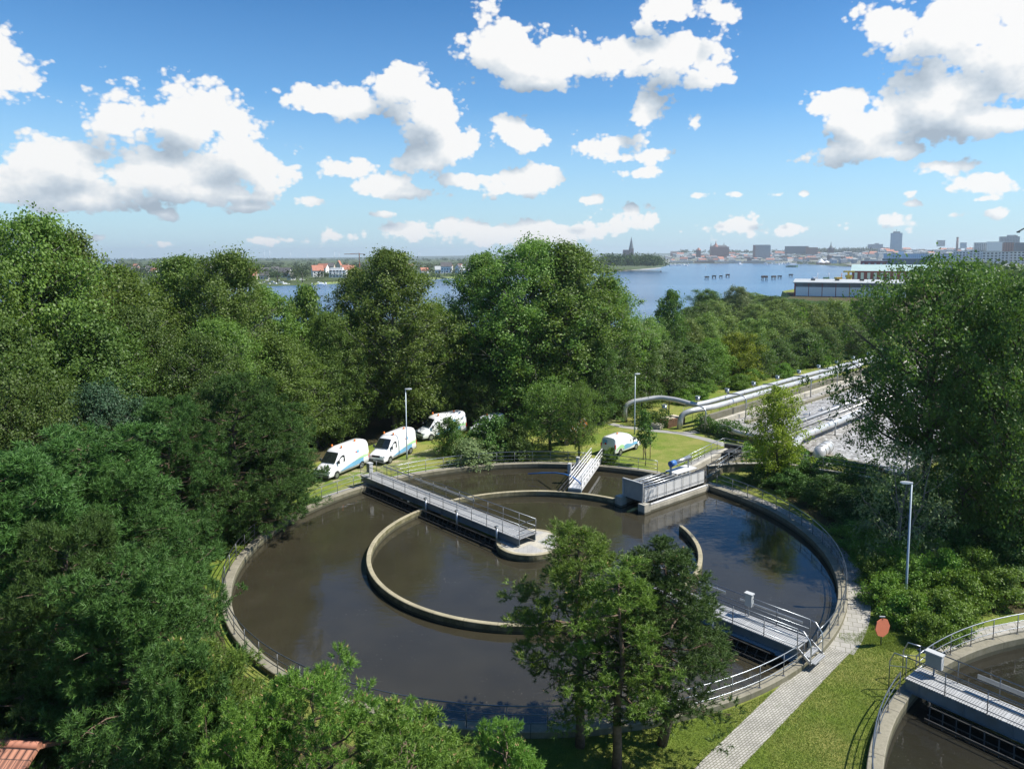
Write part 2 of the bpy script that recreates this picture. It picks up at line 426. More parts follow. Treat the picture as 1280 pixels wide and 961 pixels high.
def tank_water(name, deep=(0.033, 0.0292, 0.0185)):
    m, nt, out = new_mat(name)
    v = wpos(nt)
    n = noise(nt, v, 0.35, 5, 0.6); s = noise(nt, scalev(nt, v, (0.5, 2.2, 1)), 0.55, 6, 0.7, 0.8)
    c = mixc(nt, 1.0, deep, ramp(nt, n, [(0.3, 0.85), (0.7, 1.15)]), 'MULTIPLY')
    c = mixc(nt, ramp(nt, s, [(0.62, 0.0), (0.80, 0.16)]), c, (0.20, 0.19, 0.17))
    sp = noise(nt, v, 5.0, 5, 0.75); spm = noise(nt, v, 0.22, 4, 0.6, 0.5)
    c = mixc(nt, mth(nt, 'MULTIPLY', ramp(nt, sp, [(0.62, 0.0), (0.68, 0.7)]), ramp(nt, spm, [(0.50, 0.0), (0.66, 1.0)])), c, (0.24, 0.22, 0.19))
    rip = mth(nt, 'ADD', noise(nt, scalev(nt, v, (1, 2.0, 1)), 1.3, 4, 0.55), mth(nt, 'MULTIPLY', noise(nt, v, 0.28, 2), 1.6))
    p = principled(nt, out, c, ramp(nt, noise(nt, v, 0.5, 4, 0.6), [(0.35, 0.02), (0.7, 0.09)]), 0, rip, 0.07, 0.12, 0.6, 0, 1.5)
    return m
M['tank_water'] = tank_water('murky_tank_water')
M['tank_water2'] = tank_water('murky_dark_water', (0.021, 0.0195, 0.014))

def bay(name):
    m, nt, out = new_mat(name)
    v = wpos(nt)
    rip = mth(nt, 'ADD', noise(nt, scalev(nt, v, (0.4, 1.0, 1)), 0.35, 5, 0.65), mth(nt, 'MULTIPLY', noise(nt, scalev(nt, v, (0.15, 1, 1)), 0.02, 4, 0.6), 2.5))
    s = noise(nt, scalev(nt, v, (0.12, 1.0, 1)), 0.012, 5, 0.62, 0.6)
    c = mixc(nt, ramp(nt, s, [(0.35, 0.0), (0.66, 1.0)]), (0.030, 0.085, 0.175), (0.075, 0.155, 0.265))
    principled(nt, out, c, 0.22, 0, rip, 0.35, 0.5, 0.5, 0, 1.333)
    return m
M['bay'] = bay('bay_water')

def foam(name):
    """aerated sludge: churning grey-brown liquor with pale froth in swirls"""
    m, nt, out = new_mat(name)
    v = wpos(nt)
    n = noise(nt, v, 0.9, 8, 0.68, 2.4); k = noise(nt, v, 3.2, 6, 0.7, 1.8)
    f = mth(nt, 'ADD', mth(nt, 'MULTIPLY', n, 0.62), mth(nt, 'MULTIPLY', k, 0.38))
    c = ramp(nt, f, [(0.36, (0.07, 0.062, 0.05)), (0.47, (0.19, 0.175, 0.15)), (0.53, (0.42, 0.41, 0.39)), (0.64, (0.66, 0.66, 0.65))])
    principled(nt, out, c, 0.35, 0, f, 0.8, 0.12)
    return m
M['foam'] = foam('aerated_sludge')

def grating(name):
    m, nt, out = new_mat(name)
    v = coords(nt)
    sx = nt.nodes.new('ShaderNodeSeparateXYZ'); nt.links.new(v, sx.inputs[0])
    a = mth(nt, 'LESS_THAN', mth(nt, 'FRACT', mth(nt, 'DIVIDE', sx.outputs[0], 1.0)), 0.055)
    b = mth(nt, 'LESS_THAN', mth(nt, 'FRACT', mth(nt, 'DIVIDE', sx.outputs[1], 0.14)), 0.42)
    d = mth(nt, 'LESS_THAN', mth(nt, 'FRACT', mth(nt, 'DIVIDE', sx.outputs[0], 0.11)), 0.42)
    f = mth(nt, 'MAXIMUM', a, mth(nt, 'MAXIMUM', b, d))
    n = noise(nt, v, 0.8, 4, 0.6)
    c = mixc(nt, f, (0.16, 0.165, 0.165), mixc(nt, n, (0.37, 0.375, 0.375), (0.52, 0.525, 0.52)))
    principled(nt, out, c, 0.5, 0.25)
    return m
M['grating'] = grating('steel_grating')

def ribbed(name, col, period, axis=2):
    m, nt, out = new_mat(name)
    sx = nt.nodes.new('ShaderNodeSeparateXYZ'); nt.links.new(coords(nt), sx.inputs[0])
    s = mth(nt, 'FRACT', mth(nt, 'DIVIDE', sx.outputs[axis], period))
    n = noise(nt, coords(nt), 1.5, 4)
    c = mixc(nt, 1.0, col, ramp(nt, n, [(0.3, 0.85), (0.7, 1.1)]), 'MULTIPLY')
    c = mixc(nt, ramp(nt, s, [(0.0, 0.4), (0.14, 0.0)]), c, (0.08, 0.08, 0.08))
    principled(nt, out, c, 0.5, 0.1, s, 0.5, 0.02)
    return m
M['ribbed'] = ribbed('ribbed_cladding', (0.36, 0.38, 0.375), 0.16)
M['plates'] = ribbed('chequer_plate', (0.42, 0.41, 0.385), 0.3, 0)

# ---------------------------------------------------------------- sun, sky, camera, air
SUN_EL, SUN_AZ = R(52), R(91)          # azimuth clockwise from +Y: the sun stands to the right
sun = bpy.data.lights.new('sun', 'SUN'); sun.energy = 4.9; sun.angle = R(0.5); sun.color = (1.0, 0.955, 0.88)
so = bpy.data.objects.new('sun', sun); COL.objects.link(so)
sd = Vector((math.sin(SUN_AZ) * math.cos(SUN_EL), math.cos(SUN_AZ) * math.cos(SUN_EL), math.sin(SUN_EL)))
so.rotation_euler = (-sd).to_track_quat('-Z', 'Y').to_euler(); so.location = sd * 200

W = bpy.data.worlds.new('World'); SC.world = W; W.cycles.sampling_method = 'MANUAL'; W.cycles.sample_map_resolution = 256; W.use_nodes = True
wt = W.node_tree; wt.nodes.clear()
wo = wt.nodes.new('ShaderNodeOutputWorld'); bg = wt.nodes.new('ShaderNodeBackground')
sky = wt.nodes.new('ShaderNodeTexSky'); sky.sky_type = 'NISHITA'; sky.sun_disc = False
sky.sun_elevation = SUN_EL; sky.sun_rotation = SUN_AZ; sky.altitude = 20; sky.air_density = 1.0; sky.dust_density = 0.6; sky.ozone_density = 2.2
SKY_STRENGTH = 0.108

# clouds: cumulus heaps given as soft ellipses in azimuth / elevation (radians), broken up with turbulence
CL = [  # px, py, half width, half height, weight  (positions on the sky dome read off the photograph)
 (150,148,70,42,1),(235,150,70,46,1),(300,185,62,48,1),(330,215,46,30,1),(90,195,95,36,1),(200,215,120,34,1),(35,228,75,28,1),(110,250,95,15,.9),(260,238,80,18,.9),(150,240,45,16,.8),
 (8,105,44,36,1),(0,75,26,30,1),
 (500,103,52,38,1),(440,128,62,25,1),(385,125,40,17,.9),(545,140,46,40,1),(565,180,36,28,1),(540,205,34,16,.9),(585,222,34,12,.9),
 (622,60,46,36,1),(690,78,62,34,1),(765,72,66,40,1),(845,68,72,42,1),(890,85,36,24,.9),(680,103,60,12,.8),
 (835,8,50,24,1),(900,18,16,20,.9),
 (1110,35,58,42,1),(1180,40,80,64,1),(1255,60,80,78,1),(1200,120,110,46,1),(1060,128,80,20,.9),(1085,160,62,32,1),(1070,192,48,16,.9),(1240,148,70,20,1),(1120,190,34,10,.8),
 (660,170,30,17,.9),(630,155,16,10,.7),(805,136,17,25,.9),(868,151,11,8,.85),(745,183,46,22,1),(790,197,45,10,.9),(815,215,44,9,.9),(668,222,60,20,1),(640,236,40,9,.8),
 (430,212,34,14,.8),(470,232,40,13,.9),(505,242,34,8,.8),(388,250,36,8,.9),(300,246,45,6,.8),(310,259,24,6,.8),(205,268,20,8,.8),(1183,208,38,10,.9),(1245,230,46,13,.85),
 (480,267,15,6,.8),(740,250,20,6,.8),(1135,243,14,6,.8),(1140,255,22,5,.7),(875,243,14,5,.7),(922,243,10,4,.7),(970,244,14,5,.8),(1005,243,8,4,.7),(1230,249,16,5,.7),
 (560,288,80,15,.75),(440,294,36,13,.7),(690,292,70,18,.75),(770,278,46,16,.75),(915,283,44,12,.7),(1000,284,36,9,.65),(1120,275,34,10,.65),(1185,270,20,12,.65),(1245,266,26,9,.6),(610,300,60,12,.6),(220,306,40,5,.5),(125,297,14,4,.6),(330,300,50,6,.5),
 # beyond the frame: overhead and to the sides, for the mirror of the water and the light
 (200,-260,170,60,1),(900,-330,200,70,1),(1700,60,120,60,1),(-420,120,140,60,1),(1500,240,120,26,.8),(-300,250,120,24,.8),
]
tcw = wt.nodes.new('ShaderNodeTexCoord')
sxyz = wt.nodes.new('ShaderNodeSeparateXYZ'); wt.links.new(tcw.outputs['Generated'], sxyz.inputs[0])
az = mth(wt, 'ARCTAN2', sxyz.outputs[0], sxyz.outputs[1])
el = mth(wt, 'ARCSINE', sxyz.outputs[2])
cmb = wt.nodes.new('ShaderNodeCombineXYZ'); wt.links.new(az, cmb.inputs[0]); wt.links.new(el, cmb.inputs[1])
PV = cmb.outputs[0]
def azel(px, py):
    v = Vector(ray(px, py)).normalized(); return math.atan2(v.x, v.y), math.asin(v.z)
def vadd(v, o):
    n = wt.nodes.new('ShaderNodeVectorMath'); n.operation = 'ADD'; wt.links.new(v, n.inputs[0]); n.inputs[1].default_value = o; return n.outputs[0]
def cloud_shape(v):
    acc = None
    for (px, py, rx, ry, w) in CL:
        a, e = azel(px, py); a2, _ = azel(px + rx, py); _, e2 = azel(px, py - ry)
        k = 1.2 if rx > 48 else 1.42; w *= 1.0 if rx > 48 else 0.88
        ra, re = abs(a2 - a) * k, abs(e2 - e) * k * 1.02
        n = wt.nodes.new('ShaderNodeVectorMath'); n.operation = 'MULTIPLY_ADD'
        wt.links.new(v, n.inputs[0]); n.inputs[1].default_value = (1 / ra, 1 / re, 0); n.inputs[2].default_value = (-a / ra, -e / re, 0)
        l = wt.nodes.new('ShaderNodeVectorMath'); l.operation = 'LENGTH'; wt.links.new(n.outputs[0], l.inputs[0])
        f = mth(wt, 'MULTIPLY_ADD', l.outputs[1], -w, w)
        acc = f if acc is None else mth(wt, 'SMOOTH_MAX', acc, f, 0.40)
    return acc
def nz2(v, scale, detail, rough, dist=0.0):
    n = nd(wt, 'ShaderNodeTexNoise', Scale=scale, Detail=detail, Roughness=rough, Distortion=dist); n.noise_dimensions = '2D'
    wt.links.new(v, n.inputs['Vector']); return n.outputs[0]
def cloud_noise(v):
    v2 = scalev(wt, v, (1.0, 1.3, 1.0))
    vo = nd(wt, 'ShaderNodeTexVoronoi', Scale=26.0, Randomness=1.0); vo.feature = 'SMOOTH_F1'; vo.voronoi_dimensions = '2D'
    vo.inputs['Smoothness'].default_value = 0.35; vo.inputs['Detail'].default_value = 2.0; vo.inputs['Roughness'].default_value = 0.62; vo.inputs['Lacunarity'].default_value = 2.3
    wt.links.new(v2, vo.inputs['Vector'])
    a = nz2(v2, 8.0, 7.0, 0.63, 0.0)
    return mth(wt, 'ADD', mth(wt, 'MULTIPLY', a, 1.75), mth(wt, 'MULTIPLY', vo.outputs['Distance'], -0.55))
S0 = cloud_shape(PV); N0 = cloud_noise(PV)
N1 = cloud_noise(vadd(PV, (0.009, 0.016, 0)))
S1 = cloud_shape(vadd(PV, (0.022, 0.042, 0)))
d0 = mth(wt, 'ADD', mth(wt, 'MULTIPLY', S0, 1.2), mth(wt, 'MULTIPLY_ADD', N0, 1.12, -0.69))
alpha = mth(wt, 'SMOOTH_MIN', mth(wt, 'MULTIPLY', mth(wt, 'MAXIMUM', d0, 0.0), 5.2), 1.0, 0.3)
alpha = mth(wt, 'MAXIMUM', alpha, 0.0)
thick = mth(wt, 'MINIMUM', mth(wt, 'MAXIMUM', d0, 0.0), 0.9)
g1 = mth(wt, 'SUBTRACT', N0, N1)                     # billows: bright towards the sun
g2 = mth(wt, 'SUBTRACT', S0, S1)                     # the heap as a whole: bright crown, grey base
lit = mth(wt, 'ADD', mth(wt, 'MULTIPLY', g1, 0.42), mth(wt, 'MULTIPLY', g2, 1.05))
lit = mth(wt, 'ADD', lit, mth(wt, 'MULTIPLY', thick, -0.15))
lit = mth(wt, 'ADD', lit, 0.775)
cl_col = ramp(wt, lit, [(0.10, (0.42, 0.50, 0.59)), (0.45, (0.62, 0.70, 0.78)), (0.72, (0.86, 0.90, 0.93)), (0.92, (1.08, 1.07, 1.05))])
# clear sky: the physical sky, a little deeper in colour towards the zenith (clear maritime air)
hs = nd(wt, 'ShaderNodeHueSaturation', Saturation=1.28, Value=1.0); wt.links.new(sky.outputs[0], hs.inputs['Color'])
skyc = scalev(wt, hs.outputs[0], (0.50, 0.84, 1.02))
veil = ramp(wt, el, [(0.0, 0.85), (0.08, 0.55), (0.20, 0.12), (0.36, 0.0)])
pale = wt.nodes.new('ShaderNodeRGB'); pale.outputs[0].default_value = (0.38 / SKY_STRENGTH, 0.495 / SKY_STRENGTH, 0.58 / SKY_STRENGTH, 1)
skyc = mixc(wt, 1.0, skyc, ramp(wt, el, [(0.12, 1.0), (0.42, 0.70)]), 'MULTIPLY')   # polarised, darker overhead
skyc = mixc(wt, veil, skyc, pale.outputs[0])                   # summer haze low over the land
fin = mixc(wt, mth(wt, 'MULTIPLY', alpha, 0.97), skyc, scalev(wt, cl_col, (0.585 / SKY_STRENGTH,) * 3))
wt.links.new(fin, bg.inputs['Color']); bg.inputs['Strength'].default_value = SKY_STRENGTH
wt.links.new(bg.outputs[0], wo.inputs[0])

cam = bpy.data.cameras.new('camera'); co = bpy.data.objects.new('camera', cam); COL.objects.link(co)
co.location = (0, 0, CAMH); co.rotation_euler = (math.pi / 2 - PIT, 0, 0)
cam.sensor_width = 36; cam.lens = FPX / 1280 * 36; cam.shift_x = (640 - CX) / 1280; cam.shift_y = (CY - 480.5) / 1280; cam.clip_start = 0.5; cam.clip_end = 30000
SC.camera = co
SC.view_settings.view_transform = 'Standard'; SC.view_settings.look = 'None'; SC.view_settings.exposure = 0.66; SC.view_settings.gamma = 1.0
SC.view_settings.use_curve_mapping = False
SC.cycles.use_denoising = True
SC.cycles.max_bounces = 6; SC.cycles.diffuse_bounces = 3; SC.cycles.glossy_bounces = 3; SC.cycles.transmission_bounces = 4; SC.cycles.volume_bounces = 0
SC.cycles.sample_clamp_indirect = 4.0
SC.cycles.caustics_reflective = False; SC.cycles.caustics_refractive = False
# ---------------------------------------------------------------- ground and water
TC, TR = (-0.66, 48.9), 19.7          # large settling tank
RC, RR = (-0.75, 49.0), 11.56            # its inner ring
KC, KR = (30.74, 17.3), 19.7           # second tank

def circle(c, r, n=128): return [(c[0] + r*math.cos(2*math.pi*i/n), c[1] + r*math.sin(2*math.pi*i/n)) for i in range(n)]
LAND = [(-300,-40),(520,-40),(720,300),(760,700),(340,660),(248,560),(165,430),(148,372),(101,298),(74,258),(45,210),(0,196),(-60,186),(-180,178),(-300,172)]
def ground_sheet():
    bm = bmesh.new(); es = []
    for loop in ([S(*p) for p in LAND], circle(TC, 20.1), circle(KC, 20.0)):
        vs = [bm.verts.new((x, y, 0)) for x, y in loop]
        es += [bm.edges.new((vs[i], vs[(i + 1) % len(vs)])) for i in range(len(vs))]
    bmesh.ops.triangle_fill(bm, use_beauty=True, edges=es, normal=(0, 0, 1))
    n = len(LAND); cx, cy = 100, 200
    for i in range(n):                   # the bank down to the water
        a, b = S(*LAND[i]), S(*LAND[(i + 1) % n])
        def off(p):
            d = Vector((p[0] - cx, p[1] - cy)).normalized() * 14
            return (p[0] + d.x, p[1] + d.y, -7.5)
        vs = [bm.verts.new(v) for v in ((a[0], a[1], 0), (b[0], b[1], 0), off(b), off(a))]
        bm.faces.new(vs)
    bmesh.ops.recalc_face_normals(bm, faces=bm.faces)
    me = bpy.data.meshes.new('ground'); bm.to_mesh(me); bm.free()
    if me.polygons[0].normal.z < 0: me.flip_normals()
    me.materials.append(M['lawn'])
    o = bpy.data.objects.new('ground', me); COL.objects.link(o); o['kind'] = 'structure'
ground_sheet()
def sheet(name, poly, z, mat):
    if name != 'bay_water': poly = [S(*p) for p in poly]
    mb = MB(); mb.add([(x, y, z) for x, y in poly], [tuple(range(len(poly)))]); return struct(mb, name, mat)
def strip(name, pts, w, z, mat, grid=True):
    mb = MB(); L = []; Rr = []
    P = [Vector((*(S(p[0], p[1]) if grid else p[:2]), 0)) for p in pts]
    for i, p in enumerate(P):
        d = (P[min(i+1, len(P)-1)] - P[max(i-1, 0)]).normalized(); s = Vector((-d.y, d.x, 0)) * w / 2
        L.append(p + s); Rr.append(p - s)
    n = len(P); vs = [(v.x, v.y, z) for v in L + Rr]
    mb.add(vs, [(i, n+i, n+i+1, i+1) for i in range(n-1)])
    return struct(mb, name, mat)
sheet('bay_water', [(-9000, 150), (9000, 150), (9000, 9000), (-9000, 9000)], -6.0, M['bay'])
sheet('woodland_floor', [(-120, 3), (-17, 3), (0, 9), (0, 19), (-1.5, 23), (-8, 27), (-14, 32), (-17.5, 38), (-22, 45), (-20, 56), (-24, 62), (-18, 70), (-14, 77), (-4, 84), (10, 88), (13, 95), (13, 190), (-120, 170)], 0.004, M['litter'])
sheet('woodland_floor', [(13, 95), (30, 114), (50, 134), (70, 151), (120, 190), (400, 340), (300, 420), (163, 420), (146, 368), (99, 296), (73, 256), (44, 208), (13, 190)], 0.005, M['litter'])
sheet('bank_soil', [(22.8, 62), (26, 64), (33, 59), (37, 57), (39, 53), (60, 50), (60, 38), (45, 38), (30, 37.3), (25.5, 37.6), (23.3, 38.6), (24.1, 43), (24.2, 50)], 0.004, M['litter'])
strip('sandy_track', [(-30, 49), (-22.5, 57.5), (-16.5, 62.4), (-12.2, 66.2), (-8.6, 71), (-4.5, 75.5), (0, 79)], 2.6, 0.008, M['track'])
strip('sandy_track', [(4, 84), (9, 82.5), (15, 88)], 1.2, 0.009, M['track'])
PATH = [(4.0, 23.6), (7.06, 27.09), (11.4, 31.7), (15.82, 36.37)]
strip('paved_path', PATH, 1.34, 0.012, M['pavers'], False)
def ring_path(c, r0, r1, a0, a1, z, name, mat, n=64):
    mb = MB(); vs = []
    for i in range(n + 1):
        t = R(a0 + (a1-a0)*i/n)
        vs += [(c[0]+r0*math.cos(t), c[1]+r0*math.sin(t), z), (c[0]+r1*math.cos(t), c[1]+r1*math.sin(t), z)]
    mb.add(vs, [(2*i, 2*i+1, 2*i+3, 2*i+2) for i in range(n)]); return struct(mb, name, mat)
ring_path(TC, 20.25, 21.5, -40, 44, 0.02, 'paved_path', M['pavers2'])
ring_path(TC, 20.25, 21.35, 57, 150, 0.016, 'paved_path', M['asphalt'])
ring_path(KC, 20.2, 21.6, 60, 122, 0.02, 'paved_path', M['pavers2'])
strip('asphalt_path', [(12.2, 84.2), (13.6, 82.6), (16.5, 80.9), (19.8, 79.4), (22.0, 76.6), (23.6, 74.0), (24.8, 72.2)], 1.15, 0.012, M['asphalt'])
strip('asphalt_path', [(20.0, 79.3), (22.0, 80.2)], 1.2, 0.016, M['asphalt'])
strip('asphalt_path', [(26.5, 68.3), (29.6, 64.9)], 1.1, 0.012, M['asphalt'])
strip('asphalt_path', [(32.8, 69.6), (31.6, 66.5)], 1.5, 0.013, M['asphalt'])

def water_disc(c, r, z, mat):
    mb = MB(); n = 96
    vs = [(c[0], c[1], z)] + [(c[0]+r*math.cos(2*math.pi*i/n), c[1]+r*math.sin(2*math.pi*i/n), z) for i in range(n)]
    mb.add(vs, [(0, 1+i, 1+(i+1) % n) for i in range(n)]); return struct(mb, 'tank_water', mat)
water_disc(TC, 19.95, -0.2, M['tank_water']); water_disc(KC, 19.9, -0.25, M['tank_water2'])

# ---------------------------------------------------------------- settling tanks
T = thing('settling_tank', 'large round concrete settling tank with dark murky water and an inner ring wall', 'settling tank', (TC[0], TC[1], 0))
mb = MB(); mb.arc(TC, 19.7, 20.25, -1.2, 0.3, 0, 360, 180); mb.build('outer_wall', M['wall_conc'], T)
mb = MB(); mb.arc(RC, RR - 0.3, RR, -1.2, 0.3, 55, 377, 150); mb.build('ring_wall', M['ring_conc'], T)
PC = (-1.1, 49.25)
mb = MB(); mb.arc(PC, 2.12, 2.4, -1.2, 0.3, 0, 360, 64); pl = mb.build('centre_island', M['ring_conc'], T)
mb = MB(); mb.disc((PC[0], PC[1], 0.285), 2.13, 64); mb.build('plate_cover', M['pale_conc'], pl)
for a0, a1 in ((140, 215), (235, 300), (-40, 40), (60, 120)):
    mb = MB()
    pts = [(PC[0] + 1.95*math.cos(R(a0+(a1-a0)*i/14)), PC[1] + 1.95*math.sin(R(a0+(a1-a0)*i/14)), 0.292) for i in range(15)]
    inn = [(PC[0] + 0.5*math.cos(R((a0+a1)/2)), PC[1] + 0.5*math.sin(R((a0+a1)/2)), 0.292)]
    mb.add(pts + inn, [tuple(range(16))]); mb.build('chequer_plate', M['plates'], pl)

T2 = thing('settling_tank', 'second round settling tank, cut off by the right edge of the picture', 'settling tank', (KC[0], KC[1], 0))
mb = MB(); mb.arc(KC, 19.7, 20.3, -1.2, 0.32, 0, 360, 180); mb.build('outer_wall', M['wall_conc'], T2)

# ---------------------------------------------------------------- railings
def offset_z(pts, z): return [(p[0], p[1], p[2] + z) for p in pts]
POSTME = {}
def post_mesh(h, r, mat):
    k = (h, r, mat.name)
    if k not in POSTME:
        mb = MB(); mb.tube([(0, 0, 0), (0, 0, h)], r, 8); mb.box((0, 0, 0.006), (0.13, 0.13, 0.012))
        me = mb.mesh('post'); me.materials.append(mat); POSTME[k] = me
    return POSTME[k]
def railing(pts, label, group=None, heights=((1.08, .03, 'handrail'), (0.70, .02, 'mid_rail'), (0.34, .02, 'knee_rail')), spacing=1.75, mat=None, pmat=None, root=None, h=1.08, pr=0.024, endposts=True):
    mat = mat or M['rail']; pmat = pmat or M['post']
    pts = [Vector(p) for p in pts]
    t = root or thing('guard_railing', label, 'railing', pts[0], group=group)
    off = Vector((0, 0, 0)) if root else t.location.copy()
    for z, r, nm in heights:
        q = [Vector(p) + Vector((0, 0, z)) - off for p in pts]
        mb = MB(); mb.tube(q, r, 8); mb.build(nm, mat, t, world=False)
    L = [0]
    for a, b in zip(pts, pts[1:]): L.append(L[-1] + (b - a).length)
    n = max(1, round(L[-1] / spacing))
    for k in range(n + 1):
        s = L[-1] * k / n; i = 0
        while i < len(L) - 2 and L[i+1] < s: i += 1
        f = (s - L[i]) / max(1e-6, L[i+1] - L[i]); p = pts[i].lerp(pts[i+1], f) - off
        o = bpy.data.objects.new('post', post_mesh(h, pr, pmat)); COL.objects.link(o); o.parent = t; o.location = p
    return t
def arcpts(c, r, a0, a1, z, step=2.5):
    n = max(2, int(abs(a1-a0)/step)); return [(c[0]+r*math.cos(R(a0+(a1-a0)*i/n)), c[1]+r*math.sin(R(a0+(a1-a0)*i/n)), z) for i in range(n+1)]
railing(arcpts(TC, 20.15, -43.9, 38.8, 0.3), 'curved railing along the right rim of the large tank beside the shrub bank')
railing(arcpts(TC, 20.15, 56.5, 73.0, 0.3), 'short railing on the far rim of the large tank before the small van')
railing(arcpts(TC, 20.15, 76.8, 131.8, 0.3), 'curved railing along the far rim of the large tank below the bushes and white vans')
railing(arcpts(TC, 20.15, 138.0, 311.9, 0.3), 'long curved railing round the left and near rim of the large tank')
railing(arcpts(KC, 20.1, 62, 130.5, 0.32), 'curved railing with paving behind it on the far rim of the second tank')
railing(arcpts(KC, 20.1, 136.0, 205, 0.32), 'railing on the left rim of the second tank throwing its shadow on the lawn')

# ---------------------------------------------------------------- bridges
def bridge(p0, p1, w, zd, gh, label, side_rails=(1, -1), spacing=1.9, gmat=None, rake=1, stand=(), cab=()):
    p0 = Vector((p0[0], p0[1], 0)); p1 = Vector((p1[0], p1[1], 0)); L = (p1 - p0).length
    t = thing('scraper_bridge', label, 'footbridge', p0, math.atan2(p1.y - p0.y, p1.x - p0.x))
    for s in (1, -1):
        mb = MB(); y = s * (w / 2 - 0.06)
        mb.box((L/2, y, zd - 0.05 - gh/2), (L, 0.03, gh)); mb.box((L/2, y + s*0.0, zd - 0.045), (L, 0.16, 0.03)); mb.box((L/2, y, zd - 0.055 - gh), (L, 0.16, 0.03))
        for k in range(int(L / 1.9)): mb.box((0.6 + 1.9*k, y + s*0.045, zd - 0.05 - gh/2), (0.02, 0.06, gh - 0.06))
        mb.build('girder', gmat or M['girder'], t, world=False)
    mb = MB(); mb.box((L/2, 0, zd), (L, w, 0.05)); mb.build('deck', M['grating'], t, world=False)
    mb = MB()
    for k in range(int(L / 1.5)): mb.box((0.5 + 1.5*k, 0, zd - 0.16), (0.08, w - 0.2, 0.12))
    mb.build('cross_member', M['dark'], t, world=False)
    for s in side_rails:
        y = s * (w/2 - 0.03)
        railing([(0, y, zd), (L, y, zd)], None, root=t, spacing=spacing, heights=((1.05, .028, 'handrail'), (0.55, .02, 'mid_rail'), (0.16, .02, 'knee_rail')), h=1.05)
    if rake:
        mb = MB(); y = rake * (w/2 + 0.45)
        for z in (0.35, -0.05): mb.bar((1.2, y, z), (L - 0.8, y, z), 0.05, 0.05)
        for z, yy in ((0.1, y - rake*0.5), (-0.12, y + rake*0.3)): mb.bar((1.2, yy, z), (L - 0.8, yy, z), 0.07, 0.1)
        for k in range(int((L - 2) / 0.55)):
            x = 1.3 + 0.55*k; mb.bar((x, y, 0.38), (x + 0.12, y + rake*0.35, -0.3), 0.05, 0.03); mb.bar((x, y - rake*.5, 0.1), (x, y, 0.35), 0.03, 0.03)
        mb.build('scum_rake', M['dark'], t, world=False)
    for x, y in stand:
        mb = MB(); mb.tube([(x, y, -0.5), (x, y, zd + 0.25)], 0.09, 10); mb.box((x, y, zd + 0.32), (0.24, 0.24, 0.14)); mb.build('standpipe', M['galv'], t, world=False)
    for x, y, z, dx, dy, dz in cab:
        mb = MB(); mb.box((x, y, z), (dx, dy, dz)); mb.box((x, y, z + dz/2 + 0.03), (dx + 0.08, dy + 0.08, 0.06))
        c = mb.build('control_cabinet', M['cab'], t, world=False)
        mb = MB(); mb.box((x, y - dy/2 - 0.012, z - 0.01), (dx - 0.05, 0.02, dz - 0.07)); mb.build('door', M['cab_grey'], c, world=False)
        mb = MB(); mb.bar((x, y, z - dz/2), (x, y, zd), 0.07, 0.07); mb.build('cabinet_post', M['galv'], t, world=False)
    return t
ux = Vector((math.cos(R(135)), math.sin(R(135)), 0)); nx = Vector((-0.7071, -0.7071, 0)); P0 = Vector((PC[0], PC[1], 0))
a = P0 + ux * 20.6 + nx * 0.48; b = P0 - ux * 0.25 + nx * 0.48
B1 = bridge(a, b, 1.66, 0.86, 0.42, 'long steel scraper bridge from the tank rim to the round centre island', spacing=1.75, rake=-1,
            stand=((10.0, -0.9), (14.0, -0.9), (18.6, -0.9)), cab=((1.1, -0.55, 1.75, 0.5, 0.34, 0.8),))
mb = MB(); mb.bar((20.82, 0.8, 1.91), (20.82, -0.8, 1.91), .05, .05); mb.bar((20.82, 0.8, 1.41), (20.82, -0.8, 1.41), .04, .04); mb.bar((20.82, 0.8, 1.03), (20.82, -0.8, 1.03), .04, .04); mb.build('end_rail', M['rail'], B1, world=False)
mb = MB(); mb.box((10, 0.84, 1.58), (8, 0.05, 0.16)); mb.box((3.4, 0.84, 1.6), (4.6, 0.05, 0.14)); mb.build('cable_tray', M['galv'], B1, world=False)
mb = MB(); mb.tube([(0.3, 0, 0.55), (0.3, 0, 0.50)], 0.2, 12); mb.box((0.3, 0.0, 0.56), (0.5, 1.2, 0.28)); mb.build('rim_carriage', M['dark'], B1, world=False)
u2 = -ux
a = P0 + u2 * 20.35 + nx * 0.36; b = P0 + u2 * 11.3 + nx * 0.36
B2 = bridge(a, b, 1.42, 0.86, 0.42, 'scraper bridge at the near right rim of the large tank, beside the paved path', spacing=1.75, rake=1,
            stand=((4.7, 0.92),), cab=((3.4, -0.62, 1.8, 0.40, 0.24, 0.66),))
mb = MB(); mb.box((7.2, -0.70, 1.66), (4.6, 0.08, 0.16)); mb.box((2.2, -0.70, 1.6), (3.6, 0.05, 0.1)); mb.build('cable_tray', M['galv'], B2, world=False)
mb = MB()
for k in range(2): mb.box((-0.42 - 0.34*k, 0.02, 0.62 - 0.22*k), (0.32, 1.15, 0.045))
mb.build('step', M['grating'], B2, world=False)
for s in (1, -1):
    mb = MB(); mb.tube([(-0.05, s*0.66, 1.9), (-0.3, s*0.66, 1.88), (-0.62, s*0.66, 1.5), (-0.70, s*0.66, 1.2), (-0.70, s*0.66, 0.3)], 0.035, 8); mb.bar((-0.05, s*0.66, 0.86), (-0.72, s*0.66, 0.36), 0.05, 0.14); mb.build('stair_rail', M['galv'], B2, world=False)
mb = MB(); mb.box((0.35, 0, 0.56), (0.6, 1.1, 0.28)); mb.build('rim_carriage', M['dark'], B2, world=False)
